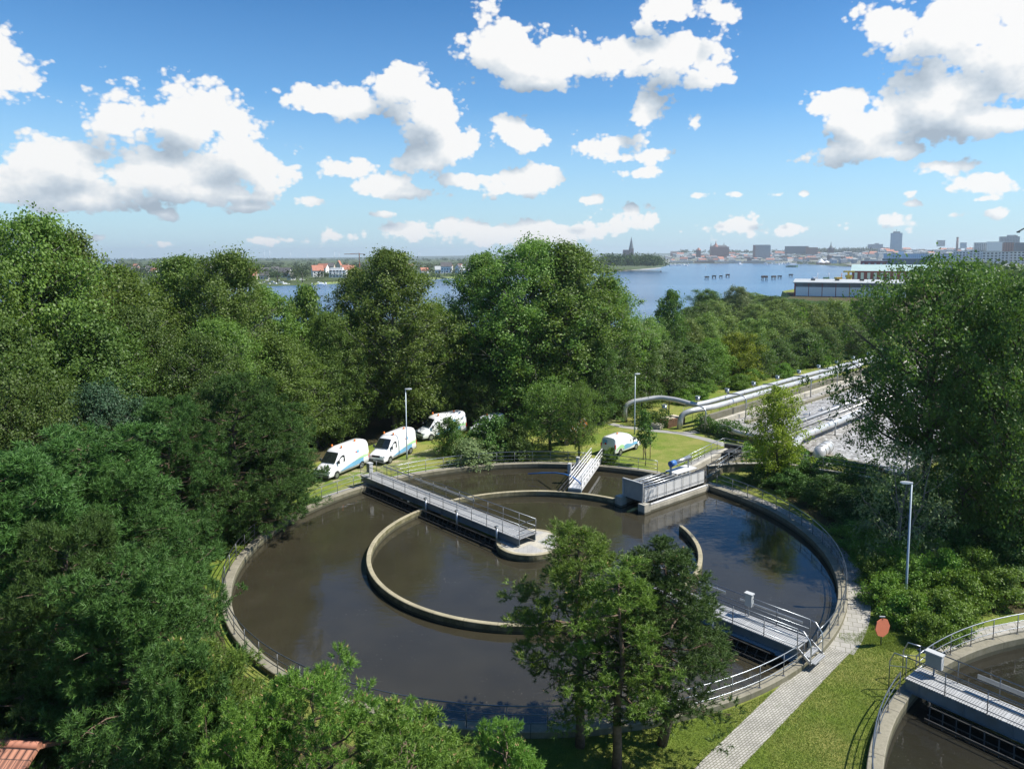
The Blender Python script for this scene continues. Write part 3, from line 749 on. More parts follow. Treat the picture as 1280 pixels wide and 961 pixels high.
# second tank's bridge
ub = Vector((math.cos(R(-50)), math.sin(R(-50)), 0))
a = Vector((17.3, 31.95, 0)) - ub * 0.1; b = a + ub * 17
B3 = bridge(a, b, 1.5, 0.9, 0.5, 'scraper bridge with a grey control cabinet over the second tank at the right edge', spacing=1.75, rake=-1, cab=((0.75, 0.5, 1.66, 0.70, 0.26, 0.68),))
mb = MB(); mb.box((9, 0.73, 1.62), (13, 0.06, 0.2)); mb.build('cable_tray', M['galv'], B3, world=False)
mb = MB(); mb.box((0.45, 0, 0.6), (0.6, 1.1, 0.3)); mb.tube([(0.3, -0.4, 0.45), (0.3, -0.5, 0.45)], 0.17, 14); mb.build('rim_carriage', M['dark'], B3, world=False)
for s in (1, -1):
    mb = MB(); mb.tube([(0.02, s*0.72, 1.95), (-0.55, s*0.72, 1.9), (-0.75, s*0.72, 1.4), (-0.75, s*0.72, 0.05)], 0.03, 8); mb.bar((0, s*0.72, 1.45), (-0.72, s*0.72, 1.2), 0.035, 0.035); mb.build('stair_rail', M['galv'], B3, world=False)

# small skimmer chute over the far gap between ring and rim
c0 = Vector((2.35, 60.25, 0)); c1 = Vector((4.75, 69.0, 0)); L = (c1 - c0).length
CH = thing('scum_chute', 'short white skimmer gangway from the ring wall to the far rim of the large tank', 'gangway', c0, math.atan2(c1.y - c0.y, c1.x - c0.x))
mb = MB(); mb.box((L/2, -0.2, 0.62), (L + .4, 1.1, 0.06)); mb.build('deck', M['alu_white'], CH, world=False)
mb = MB(); mb.box((L/2, -0.72, 0.46), (L + .4, 0.05, 0.3)); mb.box((L/2, 0.32, 0.46), (L + .4, 0.05, 0.3)); mb.build('girder', M['alu_white'], CH, world=False)
mb = MB(); mb.box((-0.12, -0.2, 0.36), (0.3, 1.15, 0.42)); mb.build('end_bearing', M['girder'], CH, world=False)
for y in (-0.74, 0.34): railing([(0, y, 0.64), (L + 0.3, y, 0.64)], None, root=CH, spacing=1.2, mat=M['alu_white'], heights=((1.0, .04, 'handrail'), (0.62, .05, 'mid_rail'), (0.3, .05, 'knee_rail')), h=1.0)
mb = MB(); mb.box((L/2 - .6, 0.75, 0.4), (L - 0.5, 0.12, 0.12)); mb.box((L/2 - .6, 1.15, 0.35), (L - 0.5, 0.12, 0.12))
for k in range(8): mb.bar((0.8 + k, 0.4, 0.55), (0.8 + k, 1.2, 0.3), 0.05, 0.05)
mb.build('skimmer_frame', M['dark'], CH, world=False)
railing([(2.2, 0.78, 0.45), (L - 0.4, 0.78, 0.45)], None, root=CH, spacing=1.6, heights=((0.95, .04, 'handrail'), (0.5, .03, 'mid_rail')), h=0.95)
for x, h in ((3.6, 1.15), (7.0, 0.8)):
    mb = MB(); mb.box((x, 1.15, 0.5 + h/2), (0.42, 0.3, h)); mb.build('control_cabinet', M['cab'], CH, world=False)
hp = [at(660, 592, .34), at(680, 591, .5), at(695, 591, 1.0), at(706, 592.5, 1.25), at(716, 596, 1.2), at(723, 601.5, .9), at(727, 606, .6)]
mb = MB(); mb.tube([tuple(p) for p in hp], 0.06, 8)
solo(MB().add([tuple(Vector(v) - hp[0]) for v in mb.v], mb.f, 0, True), 'hose', M['blue_hose'], hp[0], 'blue hose arching from the far tank rim to the skimmer gangway', 'hose')

# ---------------------------------------------------------------- inlet channel on the far right rim
ca = R(41.2); cu = Vector((math.cos(ca), math.sin(ca), 0)); cn = Vector((-math.sin(ca), math.cos(ca), 0)); c0 = Vector((TC[0], TC[1], 0))
def ch(u, n, z): return tuple(c0 + cu * u + cn * n + Vector((0, 0, z)))
IN = thing('inlet_channel', 'white clad inlet channel box jutting from the rim into the large tank', 'channel', tuple(c0 + cu * 11.3))
mb = MB()
for n0, n1 in ((-0.35, 0.0), (2.15, 2.45)):
    mb.prism([ch(11.3, n0, 0)[:2], ch(19.9, n0, 0)[:2], ch(19.9, n1, 0)[:2], ch(11.3, n1, 0)[:2]], -1.0, 0.3)
mb.build('channel_wall', M['pale_conc'], IN)
mb = MB(); mb.prism([ch(11.0, -0.45, 0)[:2], ch(11.75, -0.45, 0)[:2], ch(11.75, 0.25, 0)[:2], ch(11.0, 0.25, 0)[:2]], -1.0, 0.58); mb.build('pier', M['pale_conc'], IN)
mb = MB(); mb.prism([ch(10.9, 2.0, 0)[:2], ch(11.6, 2.0, 0)[:2], ch(11.6, 2.7, 0)[:2], ch(10.9, 2.7, 0)[:2]], -1.0, 0.62); mb.build('pier', M['pale_conc'], IN)
def chbox(u0, u1, n0, n1, z0, z1, mb=None, mi=0):
    mb = mb or MB(); mb.prism([ch(u0, n0, 0)[:2], ch(u1, n0, 0)[:2], ch(u1, n1, 0)[:2], ch(u0, n1, 0)[:2]], z0, z1, mi); return mb
chbox(11.36, 11.44, 0.06, 2.2, 0.66, 2.1).build('end_panel', M['ribbed'], IN)
mb = chbox(11.3, 11.36, 0.0, 0.12, 0.6, 2.2); chbox(11.3, 11.36, 2.14, 2.26, 0.6, 2.2, mb); chbox(11.28, 11.4, 0.0, 2.26, 2.1, 2.2, mb); mb.build('panel_frame', M['cab'], IN)
chbox(11.5, 19.4, -0.02, 0.04, 0.62, 1.72).build('side_panel', M['alu_white'], IN)
mb = MB()
for k in range(8): chbox(11.9 + 1.1*k, 11.925 + 1.1*k, -0.115, -0.09, 0.3, 1.9, mb)
mb.bar(ch(11.5, -0.1, 1.88), ch(19.6, -0.1, 1.88), 0.04, 0.04); mb.bar(ch(11.5, -0.1, 0.95), ch(19.6, -0.1, 0.95), 0.02, 0.02); mb.build('side_frame', M['rail'], IN)
chbox(11.6, 19.6, -0.3, -0.12, 0.36, 0.44).build('ledge_rail', M['alu_white'], IN)
chbox(11.45, 20.0, 0.05, 2.15, 0.5, 0.75).build('trough_floor', M['dark'], IN)
mb = MB()
for n in (0.35, 0.8, 1.3, 1.8): mb.tube([ch(11.6, n, 1.72), ch(18.0, n, 1.72)], 0.055, 8)
for k in range(5): mb.bar(ch(12 + 1.4*k, 0.1, 1.62), ch(12 + 1.4*k, 2.15, 1.62), 0.08, 0.1)
mb.build('pipe_rack', M['galv'], IN)
chbox(11.5, 15.0, 2.12, 2.2, 0.66, 1.75).build('side_panel', M['ribbed'], IN)
mb = MB(); mb.tube([ch(16.2, 1.2, 2.6), ch(16.8, 1.2, 2.62)], 0.26, 14); mo = mb.build('drive_motor', M['motor'], IN)
mb = MB(); mb.tube([ch(16.8, 1.2, 2.62), ch(18.9, 1.2, 2.7)], 0.20, 14); mb.build('gear_tube', M['galv'], mo)
mb = MB(); mb.bar(ch(16.3, 1.2, 0.7), ch(16.3, 1.2, 2.4), 0.14, 0.14); mb.bar(ch(18.7, 1.2, 0.7), ch(18.7, 1.2, 2.5), 0.12, 0.12); mb.build('motor_stand', M['cab'], IN)
chbox(16.4, 19.2, 0.6, 1.9, 1.78, 1.84).build('platform', M['alu_white'], IN)
mb = MB(); chbox(19.3, 19.9, 0.2, 0.9, 0.75, 1.5, mb); mb.tube([ch(19.6, 1.3, 0.9), ch(20.4, 1.3, 0.9)], 0.3, 12); mb.build('gate_valve', M['dark'], IN)
# channel continuing over land
def wallrun(pts, w, z0, z1, mb):
    for a, b in zip(pts, pts[1:]):
        a = Vector((*a, (z0+z1)/2)); b = Vector((*b, (z0+z1)/2)); d = (b-a).normalized(); mb.bar(a - d*0.001, b + d*(w/2 - 0.004), w, z1 - z0)
    return mb
FEED = thing('feed_channel', 'open concrete feed channel running from the lawn down to the large tank', 'channel', (12.74, 64.83, 0))
wallrun([(12.35, 64.62), (18.79, 73.21)], 0.35, 0.0, 0.55, MB()).build('channel_wall', M['pale_conc'], FEED)
wallrun([(14.39, 63.31), (20.34, 71.79)], 0.35, 0.0, 0.5, MB()).build('channel_wall', M['wall_conc'], FEED)
mb = MB(); mb.add([(12.46, 64.42, 0.05), (14.28, 63.41, 0.05), (20.34, 71.79, 0.05), (18.69, 73.21, 0.05)], [(0, 1, 2, 3)]); mb.build('channel_bed', M['tank_water2'], FEED)
mb = MB(); mb.box((19.89, 73.01, 0.5), (2.6, 0.5, 0.9), R(-38)); mb.box((19.24, 72.00, 0.62), (1.8, 1.4, 0.1), R(50)); mb.build('sluice', M['dark'], FEED)
strip('asphalt_path', [(11.44, 65.13), (18.25, 74.22), (20.20, 75.03)], 1.05, 0.02, M['asphalt'], False)
railing([(11.61, 65.63, 0.02), (18.24, 74.42, 0.02), (19.09, 75.33, 0.02), (20.84, 74.02, 0.02), (21.27, 73.21, 0.02)], 'railing along the path beside the feed channel on the lawn', spacing=1.5)
railing([(14.77, 63.61, 0.5), (20.54, 71.79, 0.5)], 'low railing on the right wall of the feed channel', spacing=1.6)
RW = thing('retaining_wall', 'low concrete retaining wall above the shrub bank behind the tank', 'wall', (16.05, 65.94, 0))
wallrun([(15.25, 66.24), (18.09, 66.95), (22.54, 67.05), (29.69, 62.10), (34.15, 59.88), (36.52, 55.43)], 0.34, 0.0, 0.75, MB()).build('wall', M['dark_conc'], RW)
wallrun([(15.25, 66.24), (18.09, 66.95), (22.54, 67.05), (29.69, 62.10), (34.15, 59.88), (36.52, 55.43)], 0.44, 0.752, 0.83, MB()).build('coping', M['pale_conc'], RW)
railing([(15.64, 66.34, 0.83), (18.09, 66.95, 0.83), (22.54, 67.05, 0.83), (29.69, 62.10, 0.83), (33.34, 60.28, 0.83)], 'railing on the low wall above the dark shrub bank', spacing=1.8, mat=M['post'])
railing([(34.15, 59.88, 0.83), (36.52, 55.43, 0.83), (37.52, 55.23, 0.83)], 'railing section under the big tree at the right with an angled end', spacing=1.6, heights=((1.05, .03, 'handrail'), (0.8, .02, 'mid_rail'), (0.55, .02, 'mid_rail'), (0.3, .02, 'knee_rail')))

# ---------------------------------------------------------------- vans
PROF = [(0, 0), (.85, 0), (.97, .06), (1, .2), (1, .42), (.955, .66), (.885, .86), (.74, .955), (.45, .993), (0, 1)]
def body_mesh(st, L):
    mb = MB(); k = len(PROF); vs = []
    full = [(w, h) for w, h in PROF] + [(-w, h) for w, h in PROF[-2:0:-1]]
    for x, zb, zt, hw in st:
        for w, h in full: vs.append((L/2 - x, w*hw, zb + h*(zt - zb)))
    q = len(full); fs = []
    for i in range(len(st) - 1):
        for j in range(q): fs.append((i*q+j, i*q+(j+1) % q, (i+1)*q+(j+1) % q, (i+1)*q+j))
    mb.add(vs, fs, 0, True); mb.add(vs[:q], [tuple(range(q))[::-1]]); mb.add(vs[-q:], [tuple(range(q))])
    return mb
def body_y(st, x, z):
    for a, b in zip(st, st[1:]):
        if a[0] <= x <= b[0]:
            f = (x - a[0]) / max(1e-6, b[0] - a[0]); zb, zt, hw = (a[i] + (b[i] - a[i]) * f for i in (1, 2, 3)); break
    else: _, zb, zt, hw = st[-1]
    h = min(1, max(0, (z - zb) / (zt - zb)))
    for (w0, h0), (w1, h1) in zip(PROF[1:], PROF[2:]):
        if h0 <= h <= h1: return hw * (w0 + (w1 - w0) * ((h - h0) / max(1e-6, h1 - h0)))
    return hw
def panel(st, L, pts, side, off=0.014):
    """a film or pane lying on the body side; pts in (distance from the front, height)"""
    mb = MB(); mb.add([(L/2 - x, side * (body_y(st, x, z) + off), z) for x, z in pts], [tuple(range(len(pts))) if side > 0 else tuple(range(len(pts)))[::-1]]); return mb
def make_van(name, label, cat, st, L, wb, wr, ws, win, beacons, loc, rz, group, film, rear_glass=False, high=True):
    t = thing(name, label, cat, (0, 0, 0), 0, group)
    body_mesh(st, L).build('body', M['white_paint'], t, world=False, sharp=40)
    (xa, za, ya), (xb, zb, yb) = ws
    mb = MB(); mb.add([(L/2 - xa + .02, -ya, za), (L/2 - xa + .05, 0, za + .02), (L/2 - xa + .02, ya, za), (L/2 - xb + .02, yb, zb), (L/2 - xb + .05, 0, zb + .02), (L/2 - xb + .02, -yb, zb)], [(0, 1, 4, 5), (1, 2, 3, 4)]); mb.build('windscreen', M['glass'], t, world=False)
    for s in (1, -1):
        d = panel(st, L, win, s).build('side_window', M['glass'], t, world=False)
        xm = win[0][0] - 0.02; ym = body_y(st, xm, win[0][1])
        mb = MB(); mb.box((L/2 - xm, s * (ym + .14), win[0][1] + .12), (0.12, 0.2, 0.3)); mb.build('wing_mirror', M['bumper'], t, world=False)
        mb = panel(st, L, [(win[-1][0] + .22, win[0][1] - .12), (win[-1][0] + .40, win[0][1] - .12), (win[-1][0] + .40, win[0][1] - .08), (win[-1][0] + .22, win[0][1] - .08)], s, 0.02); mb.build('door_handle', M['bumper'], t, world=False)
        mb = panel(st, L, [(wb[0] + .5, .36), (wb[1] - .5, .36), (wb[1] - .5, .52), (wb[0] + .5, .52)], s, 0.012); mb.build('rubbing_strip', M['bumper'] if high else M['white_paint'], t, world=False)
        mb = MB(); y = body_y(st, .25, .8); mb.box((L/2 - .20, s * y * .86, .84), (0.22, 0.26, 0.2)); mb.build('headlight', M['clear_lens'], t, world=False)
        mb = MB(); y = body_y(st, L - .06, 1.0); mb.box((-L/2 + .06, s * (y - .03), 1.02), (0.10, 0.12, 0.46)); mb.build('tail_light', M['red_lens'], t, world=False)
        for pts, mat in film: panel(st, L, pts, s, 0.016 if mat == 'blue_film' else 0.022).build('livery_film', M[mat], t, world=False)
        for xs in ((win[0][0] + .02, .5), (win[-1][0] + .62, .55), (win[-1][0] + 1.75, .55)):
            if xs[0] < L - 1.0:
                zt_ = 1.2 if xs[0] < 1.5 else (2.2 if high else 1.6)
                panel(st, L, [(xs[0], xs[1]), (xs[0] + .02, xs[1]), (xs[0] + .02, zt_), (xs[0], zt_)], s, 0.018).build('door_seam', M['bumper'], t, world=False)
        for x in wb:
            w = MB(); w.tube([(L/2 - x, s * (st[4][3] - .20), wr), (L/2 - x, s * (st[4][3] + .015), wr)], wr, 20); tw = w.build('wheel', M['black'], t, world=False, sharp=40)
            w = MB(); w.disc((L/2 - x, s * (st[4][3] + .022), wr), wr * .6, 16, 0, (0, s, 0)); w.build('rim', M['galv'], tw, world=False)
            w = MB(); n = 14; pts = [(x + math.cos(math.pi * i / n) * wr * 1.2, wr + math.sin(math.pi * i / n) * wr * 1.2) for i in range(n + 1)]
            w = panel(st, L, [(p, max(z, .33)) for p, z in pts], s, 0.006); w.build('wheel_arch', M['bumper'], t, world=False)
    mb = MB(); mb.box((L/2 - .06, 0, .44), (0.2, st[3][3] * 1.84, 0.28)); mb.build('front_bumper', M['bumper'], t, world=False)
    mb = MB(); mb.box((L/2 - .10, 0, .86), (0.18, .9, 0.22)); mb.build('grille', M['black'], t, world=False)
    mb = MB(); mb.box((L/2 + .045, 0, .46), (.02, .52, .11)); mb.build('number_plate', M['cab'], t, world=False)
    mb = MB(); mb.box((-L/2 + .02, 0, .44), (0.18, st[3][3] * 1.86, 0.22)); mb.build('rear_bumper', M['bumper'], t, world=False)
    mb = MB(); mb.add([(-L/2 - .012, .014, .6), (-L/2 - .012, -.014, .6), (-L/2 - .012, -.014, st[-1][2] - .1), (-L/2 - .012, .014, st[-1][2] - .1)], [(0, 1, 2, 3)]); mb.build('door_gap', M['bumper'], t, world=False)
    if rear_glass:
        mb = MB(); mb.add([(-L/2 - .014, .70, 1.2), (-L/2 - .014, .1, 1.2), (-L/2 + .03, .1, 1.62), (-L/2 + .03, .62, 1.62)], [(0, 1, 2, 3)]); mb.build('rear_sticker', M['blue_film'], t, world=False)
        mb = MB(); mb.disc((-L/2 - .03, .28, 1.24), .11, 14, 0, (-1, 0, 0)); mb.build('rear_sticker', M['red_lens'], t, world=False)
    for x, y, z in beacons:
        mb = MB(); mb.tube([(L/2 - x, y, z - .03), (L/2 - x, y, z + .14), (L/2 - x, y, z + .17)], [.085, .085, .05], 12); mb.build('beacon', M['orange_lens'], t, world=False)
    t.location = loc; t.rotation_euler = (0, 0, rz)
    return t
SPR = [(0, .45, .72, .80), (.05, .35, .95, .92), (.25, .3, 1.08, .97), (.9, .3, 1.32, .99), (1.0, .3, 1.38, .99), (1.7, .3, 2.25, .99), (2.0, .3, 2.48, .99), (2.6, .3, 2.62, .99), (5.5, .3, 2.62, .99), (5.78, .3, 2.58, .98), (5.88, .32, 2.45, .95), (5.9, .5, 2.2, .9)]
swoosh = [([(1.5, .58), (3.6, .56), (5.0, .62), (5.0, 1.12), (4.3, 1.10), (3.6, 1.02), (3.0, .92), (2.4, .80)], 'blue_film'),
          ([(3.5, 1.0), (4.3, 1.06), (5.2, 1.06), (5.84, 1.0), (5.84, 1.36), (5.2, 1.32), (4.4, 1.2)], 'green_film'),
          ([(4.05, 1.72), (4.22, 1.66), (4.36, 1.74), (4.36, 1.9), (4.2, 1.97), (4.05, 1.9)], 'blue_film'),
          ([(3.86, 1.74), (4.0, 1.74), (4.0, 1.88), (3.86, 1.88)], 'red_lens')]
VH = R(248.2)
V2 = make_van('service_van', 'white high-roof van with blue and green swoosh, second from the left beside the lamp post', 'van', SPR, 5.9, (1.05, 4.75), .35, ((1.02, 1.44, .80), (1.74, 2.24, .68)),
              [(1.30, 1.40), (2.25, 1.36), (2.25, 1.95), (1.95, 2.0), (1.66, 1.86)], [(2.3, .55, 2.6), (2.3, -.55, 2.6), (4.6, .3, 2.64)], (-15.6, 71.8, 0), VH, 'white works vans parked along the sandy track', swoosh)
for loc, dr, lab in (((-19.4, 66.8, 0), -0.02, 'white high-roof van with its nose hidden behind the dark pine, leftmost of the parked vans'),
                     ((-12.0, 80.6, 0), R(-26), 'white high-roof van third in the row, half hidden by the bush')):
    c = copy_tree(V2); c['label'] = lab; c.location = loc; c.rotation_euler = (0, 0, VH + dr)
TRA = [(0, .42, .70, .74), (.05, .32, .86, .86), (.3, .28, 1.0, .93), (.95, .28, 1.18, .95), (1.1, .28, 1.26, .95), (1.75, .28, 1.80, .95), (2.1, .28, 1.93, .95), (2.6, .28, 1.97, .95), (4.5, .28, 1.95, .95), (4.72, .28, 1.90, .95), (4.82, .3, 1.5, .93), (4.88, .45, 1.0, .9)]
film2 = [([(.75, .60), (1.35, .66), (2.4, .52), (3.5, .50), (3.3, .92), (2.9, 1.02), (2.5, .98), (1.9, .84), (1.2, .94), (.7, .88)], 'blue_film'),
         ([(3.25, .55), (3.6, .74), (4.3, .74), (4.6, .5), (4.7, .72), (4.5, .92), (4.2, 1.02), (3.9, 1.12), (3.55, 1.06), (3.3, .92)], 'green_film')]
make_van('small_van', 'small white van with blue and green painted side parked on the lawn by the sapling', 'van', TRA, 4.88, (.98, 3.95), .33, ((1.12, 1.32, .78), (1.80, 1.78, .66)),
         [(1.42, 1.20), (2.15, 1.18), (2.15, 1.66), (1.95, 1.70), (1.72, 1.58)], [(3.2, 0, 1.96)], (7.97, 74.3, 0), R(50.2), None, film2, True, False)
c = make_van('small_van', 'white pickup-sized van mostly hidden by bushes behind the third high-roof van', 'van', TRA, 4.88, (.98, 3.95), .33, ((1.12, 1.32, .78), (1.80, 1.78, .66)),
             [(1.42, 1.20), (2.15, 1.18), (2.15, 1.66), (1.95, 1.70), (1.72, 1.58)], [(2.4, 0, 1.97)], (-6.8, 82.6, 0), VH - .12, 'white works vans parked along the sandy track', film2[:1], False, False)

# trailer with a striped board, under the small tree
TRL = thing('works_trailer', 'dark works trailer with a tilted orange and white board under the tree by the lawn', 'trailer', S(6.3, 75.0, 0), R(28))
mb = MB(); mb.box((0, 0, .75), (3.2, 1.4, .16)); mb.bar((1.6, 0, .7), (3.0, 0, .6), .1, .1); mb.build('chassis', M['rust'], TRL, world=False)
mb = MB(); mb.tube([(-1.0, 0, 1.15), (0.5, 0, 1.15)], .42, 14); mb.build('tank', M['black'], TRL, world=False, sharp=40)
for x in (-.7, .5):
    for y in (-.75, .75):
        mb = MB(); mb.tube([(x, y - .1, .36), (x, y + .1, .36)], .36, 18); w = mb.build('wheel', M['black'], TRL, world=False, sharp=40)
        mb = MB(); mb.disc((x, y + math.copysign(.105, y), .36), .18, 12, 0, (0, math.copysign(1, y), 0)); mb.build('rim', M['rust'], w, world=False)
def stripe_mat():
    m, nt, out = new_mat('orange_white_stripes')
    sx = nt.nodes.new('ShaderNodeSeparateXYZ'); nt.links.new(coords(nt), sx.inputs[0])
    f = mth(nt, 'LESS_THAN', mth(nt, 'FRACT', mth(nt, 'DIVIDE', mth(nt, 'ADD', sx.outputs[0], sx.outputs[2]), .55)), .6)
    principled(nt, out, mixc(nt, f, (.75, .73, .70), (.75, .22, .07)), .5); return m
mb = MB(); M1 = Matrix.Rotation(R(-20), 4, 'Y'); mb.box((.9, -.55, 1.95), (2.2, .08, 1.0), M=M1); mb.build('warning_board', stripe_mat(), TRL, world=False)

# ---------------------------------------------------------------- lamp posts, sign, saplings' stakes
def lamp_post(loc, h, yaw, label, k=1.0):
    t = thing('street_lamp', label, 'street lamp', loc, yaw, 'grey street lamps on the works site')
    mb = MB(); mb.tube([(0, 0, 0), (0, 0, .9), (0, 0, .95), (0, 0, h)], [.085*k, .085*k, .065*k, .045*k], 12); p = mb.build('pole', M['lamp_pole'], t, world=False)
    mb = MB(); mb.box((.087*k, 0, .6), (.02, .09, .4)); mb.build('service_hatch', M['lamp_head'], p, world=False)
    mb = MB(); vs = []
    prof = [(-.07, .045, -.03, .04), (.08, .09, -.04, .06), (.36, .12, -.05, .07), (.56, .105, -.04, .05), (.62, .05, -.02, .015)]
    for x, hw, z0, z1 in prof: vs += [(x, -hw, h + z0), (x, hw, h + z0), (x, hw * .7, h + z1), (x, -hw * .7, h + z1)]
    n = len(prof); fs = [(4*i + j, 4*i + (j+1) % 4, 4*i + 4 + (j+1) % 4, 4*i + 4 + j) for i in range(n-1) for j in range(4)] + [(0, 1, 2, 3)[::-1], tuple(4*(n-1)+j for j in range(4))]
    mb.add(vs, fs, 0, True); mb.build('lamp_head', M['lamp_head'], t, world=False, sharp=30)
    mb = MB(); mb.box((.33, 0, h - .056), (.36, .16, .02)); mb.build('diffuser', M['clear_lens'], t, world=False)
    return t
lamp_post(S(-10.75, 68.7, 0), 7.2, R(15), 'grey street lamp in front of the second white van')
lamp_post(S(14.25, 78.9, 0), 7.05, R(20), 'grey street lamp behind the small van on the lawn')
lamp_post(S(23.4, 38.4, 0), 7.35, R(170), 'nearest street lamp rising from the shrubs beside the large tank', 1.15)
SG = thing('octagon_sign', 'faded orange octagonal sign on a short post seen from behind beside the path', 'sign', S(19.62, 33.9, 0), R(-12))
mb = MB(); mb.disc((0, 0, 1.05), .50, 8, 0, (0.55, -.83, 0.10), .05); mb.build('plate', M['sign_orange'], SG, world=False)
mb = MB(); mb.tube([(0, .07, 0), (0, .07, 1.5)], .035, 8); mb.build('post', M['post'], SG, world=False)
mb = MB(); mb.bar((-.14, 0.0, 1.62), (.14, 0.03, 1.62), .06, .05); mb.build('bracket', M['cab'], SG, world=False)
def stakes(loc, label, h=2.2, w=.9):
    t = thing('tree_guard', label, 'tree guard', loc, R(12), 'wooden tree guards on the lawn')
    for x, y in ((-w/2, 0), (w/2, .1), (.05, .5)):
        mb = MB(); mb.tube([(x, y, 0), (x, y, h)], .045, 8); mb.build('stake', M['wood'], t, world=False)
    mb = MB(); mb.bar((-w/2, 0, h - .08), (w/2, .1, h - .08), .05, .09); mb.bar((-w/2, 0, h - .08), (.05, .5, h - .08), .04, .08); mb.bar((w/2, .1, h - .08), (.05, .5, h - .08), .04, .08); mb.build('cross_batten', M['wood'], t, world=False)
stakes(S(7.75, 81.6, 0), 'wooden three-stake tree guard around a bare whip on the far lawn')
stakes(S(13.75, 68.6, 0), 'wooden tree guard around the leafy sapling beside the small van', 1.9, .75)

# house roof at the bottom left
HR = thing('tiled_house', 'small house with a red-brown tiled roof in the bottom left corner', 'house', tuple(at(50, 931, 4.66) - Vector((4.4, -.3, 4.66))), R(-4))
mb = MB(); mb.box((0, 0, 1.4), (8.2, 6.4, 2.8)); mb.build('wall', M['cream_wall'], HR, world=False)
for s in (-1, 1):
    
    me = MB(); sl = math.hypot(3.6, 1.9); me.box((0, 0, 0), (8.8, sl, .12)); o = me.build('roof', M['tiles'], HR, world=False)
    o.location = (0, s * 1.8, 2.8 + .85); o.rotation_euler = (-s * math.atan2(1.9, 3.6), 0, 0)
mb = MB(); mb.tube([(-4.4, 0, 4.66), (4.4, 0, 4.66)], .12, 10); mb.build('ridge', M['roof_red'], HR, world=False)

# ---------------------------------------------------------------- aeration basins and their air mains
E1 = Vector((.692, .722, 0)); E2 = Vector((.722, -.692, 0))
def st(s, t, z=0.0): return tuple(E1 * (s + .6) + E2 * (t - .85) + Vector((0, 0, z)))
def slab(mb, s0, s1, t0, t1, z0, z1): return mb.prism([st(s0, t0)[:2], st(s1, t0)[:2], st(s1, t1)[:2], st(s0, t1)[:2]], z0, z1)
AB = thing('aeration_basin', 'long rectangular aeration basins full of churning froth behind the lawn', 'basin', st(72, -43))
slab(MB(), 72.4, 175, -43.9, -43.5, 0, 1.55).build('high_wall', M['dark_conc'], AB)
slab(MB(), 72.0, 175, -43.49, -42.9, 0, .8).build('ledge', M['pale_conc'], AB)
mb = MB(); mb.prism([st(72.0, -43.4)[:2], st(71.6, -43.4)[:2], st(69.0, -22)[:2], st(69.5, -22)[:2]], 0, .62); mb.build('end_wall', M['wall_conc'], AB)
slab(MB(), 78.0, 175, -41.1, -40.6, 0, .62).build('dividing_wall', M['wall_conc'], AB)
slab(MB(), 70.6, 175, -33.2, -32.7, 0, .75).build('dividing_wall', M['wall_conc'], AB)
slab(MB(), 69.0, 175, -20.0, -19.5, 0, .7).build('dividing_wall', M['wall_conc'], AB)
mb = MB(); mb.prism([st(72.0, -42.92)[:2], st(175, -42.92)[:2], st(175, -19.9)[:2], st(69.4, -19.9)[:2]], .1, .32); o = mb.build('froth_water', M['foam'], AB)
mb = MB()
for k in range(26):
    s = 75 + 3.7*k; mb.box(st(s, -37.0 + (k % 3)*.3, .72), (1.0, .25, .12), math.atan2(.689, .725)); mb.tube([st(s, -36.5, .2), st(s, -36.5, 1.1)], .08, 8)
mb.build('aerator_head', M['galv'], AB)
def pipe(pts, r, label, name='air_main', mat=None, group=None, bands=6.0, legs=None, seg=16, blackbase=False):
    p0 = Vector(pts[0]); t = thing(name, label, 'pipe', (p0.x, p0.y, 0), 0, group)
    P = [Vector(p) for p in pts]; Q = [P[0]]                      # round the bends
    for i in range(1, len(P) - 1):
        a, b, c = P[i-1], P[i], P[i+1]; k = min(r * 2.2, (b-a).length*.49, (c-b).length*.49)
        u = b + (a-b).normalized()*k; v = b + (c-b).normalized()*k
        for j in range(7): f = j/6; Q.append(u.lerp(b, f).lerp(b.lerp(v, f), f))
    Q.append(P[-1])
    mb = MB(); mb.tube(Q, r, seg); mb.build('cladding', mat or M['lag'], t)
    mb = MB()
    for a, b in zip(P, P[1:]):
        L = (b-a).length; n = int(L // bands)
        for k in range(n):
            c = a.lerp(b, (k + .5) / n); d = (b-a).normalized(); mb.tube([c - d*.09, c + d*.09], r * 1.05, seg)
    if mb.v: mb.build('joint_band', M['lag_old'], t)
    for q in (legs or []):
        mb = MB(); q = Vector(q); mb.bar((q.x, q.y, 0), (q.x, q.y, q.z - r), .12, .12); mb.build('support_leg', M['dark'], t)
    if blackbase: mb = MB(); mb.tube([P[0], P[0] + Vector((0, 0, .9))], r * 1.04, seg); mb.build('base_sleeve', M['black'], t)
    return t
A1 = pipe([(9.82, 87.75, 0), (9.83, 87.65, 2.0), (10.71, 87.75, 2.55), (14.06, 88.16, 3.0), (16.09, 87.15, 2.9), (18.03, 85.73, 2.55), st(76, -45.3, 2.5), st(175, -45.3, 2.5)], .31, 'silver air main looping up from the lawn, rear of the upper pair over the basins', legs=[(11.90, 87.85, 2.7), (15.27, 87.65, 2.9)], blackbase=True)
A2 = pipe([(15.93, 84.02, 0), (16.12, 84.12, 1.7), (17.41, 84.22, 2.2), st(76, -44.1, 2.2), st(175, -44.1, 2.2)], .34, 'silver air main rising by the hedge, front of the upper pair over the basins', blackbase=False)
for s in np.arange(71.11, 175.42, 9.5):
    mb = MB(); mb.tube([st(s, -44.9, 3.05), st(s, -43.6, 3.2), st(s, -42.5, 3.0), st(s, -42.3, 2.6), st(s, -42.3, .3)], .09, 8); mb.build('down_pipe', M['galv'], A2)
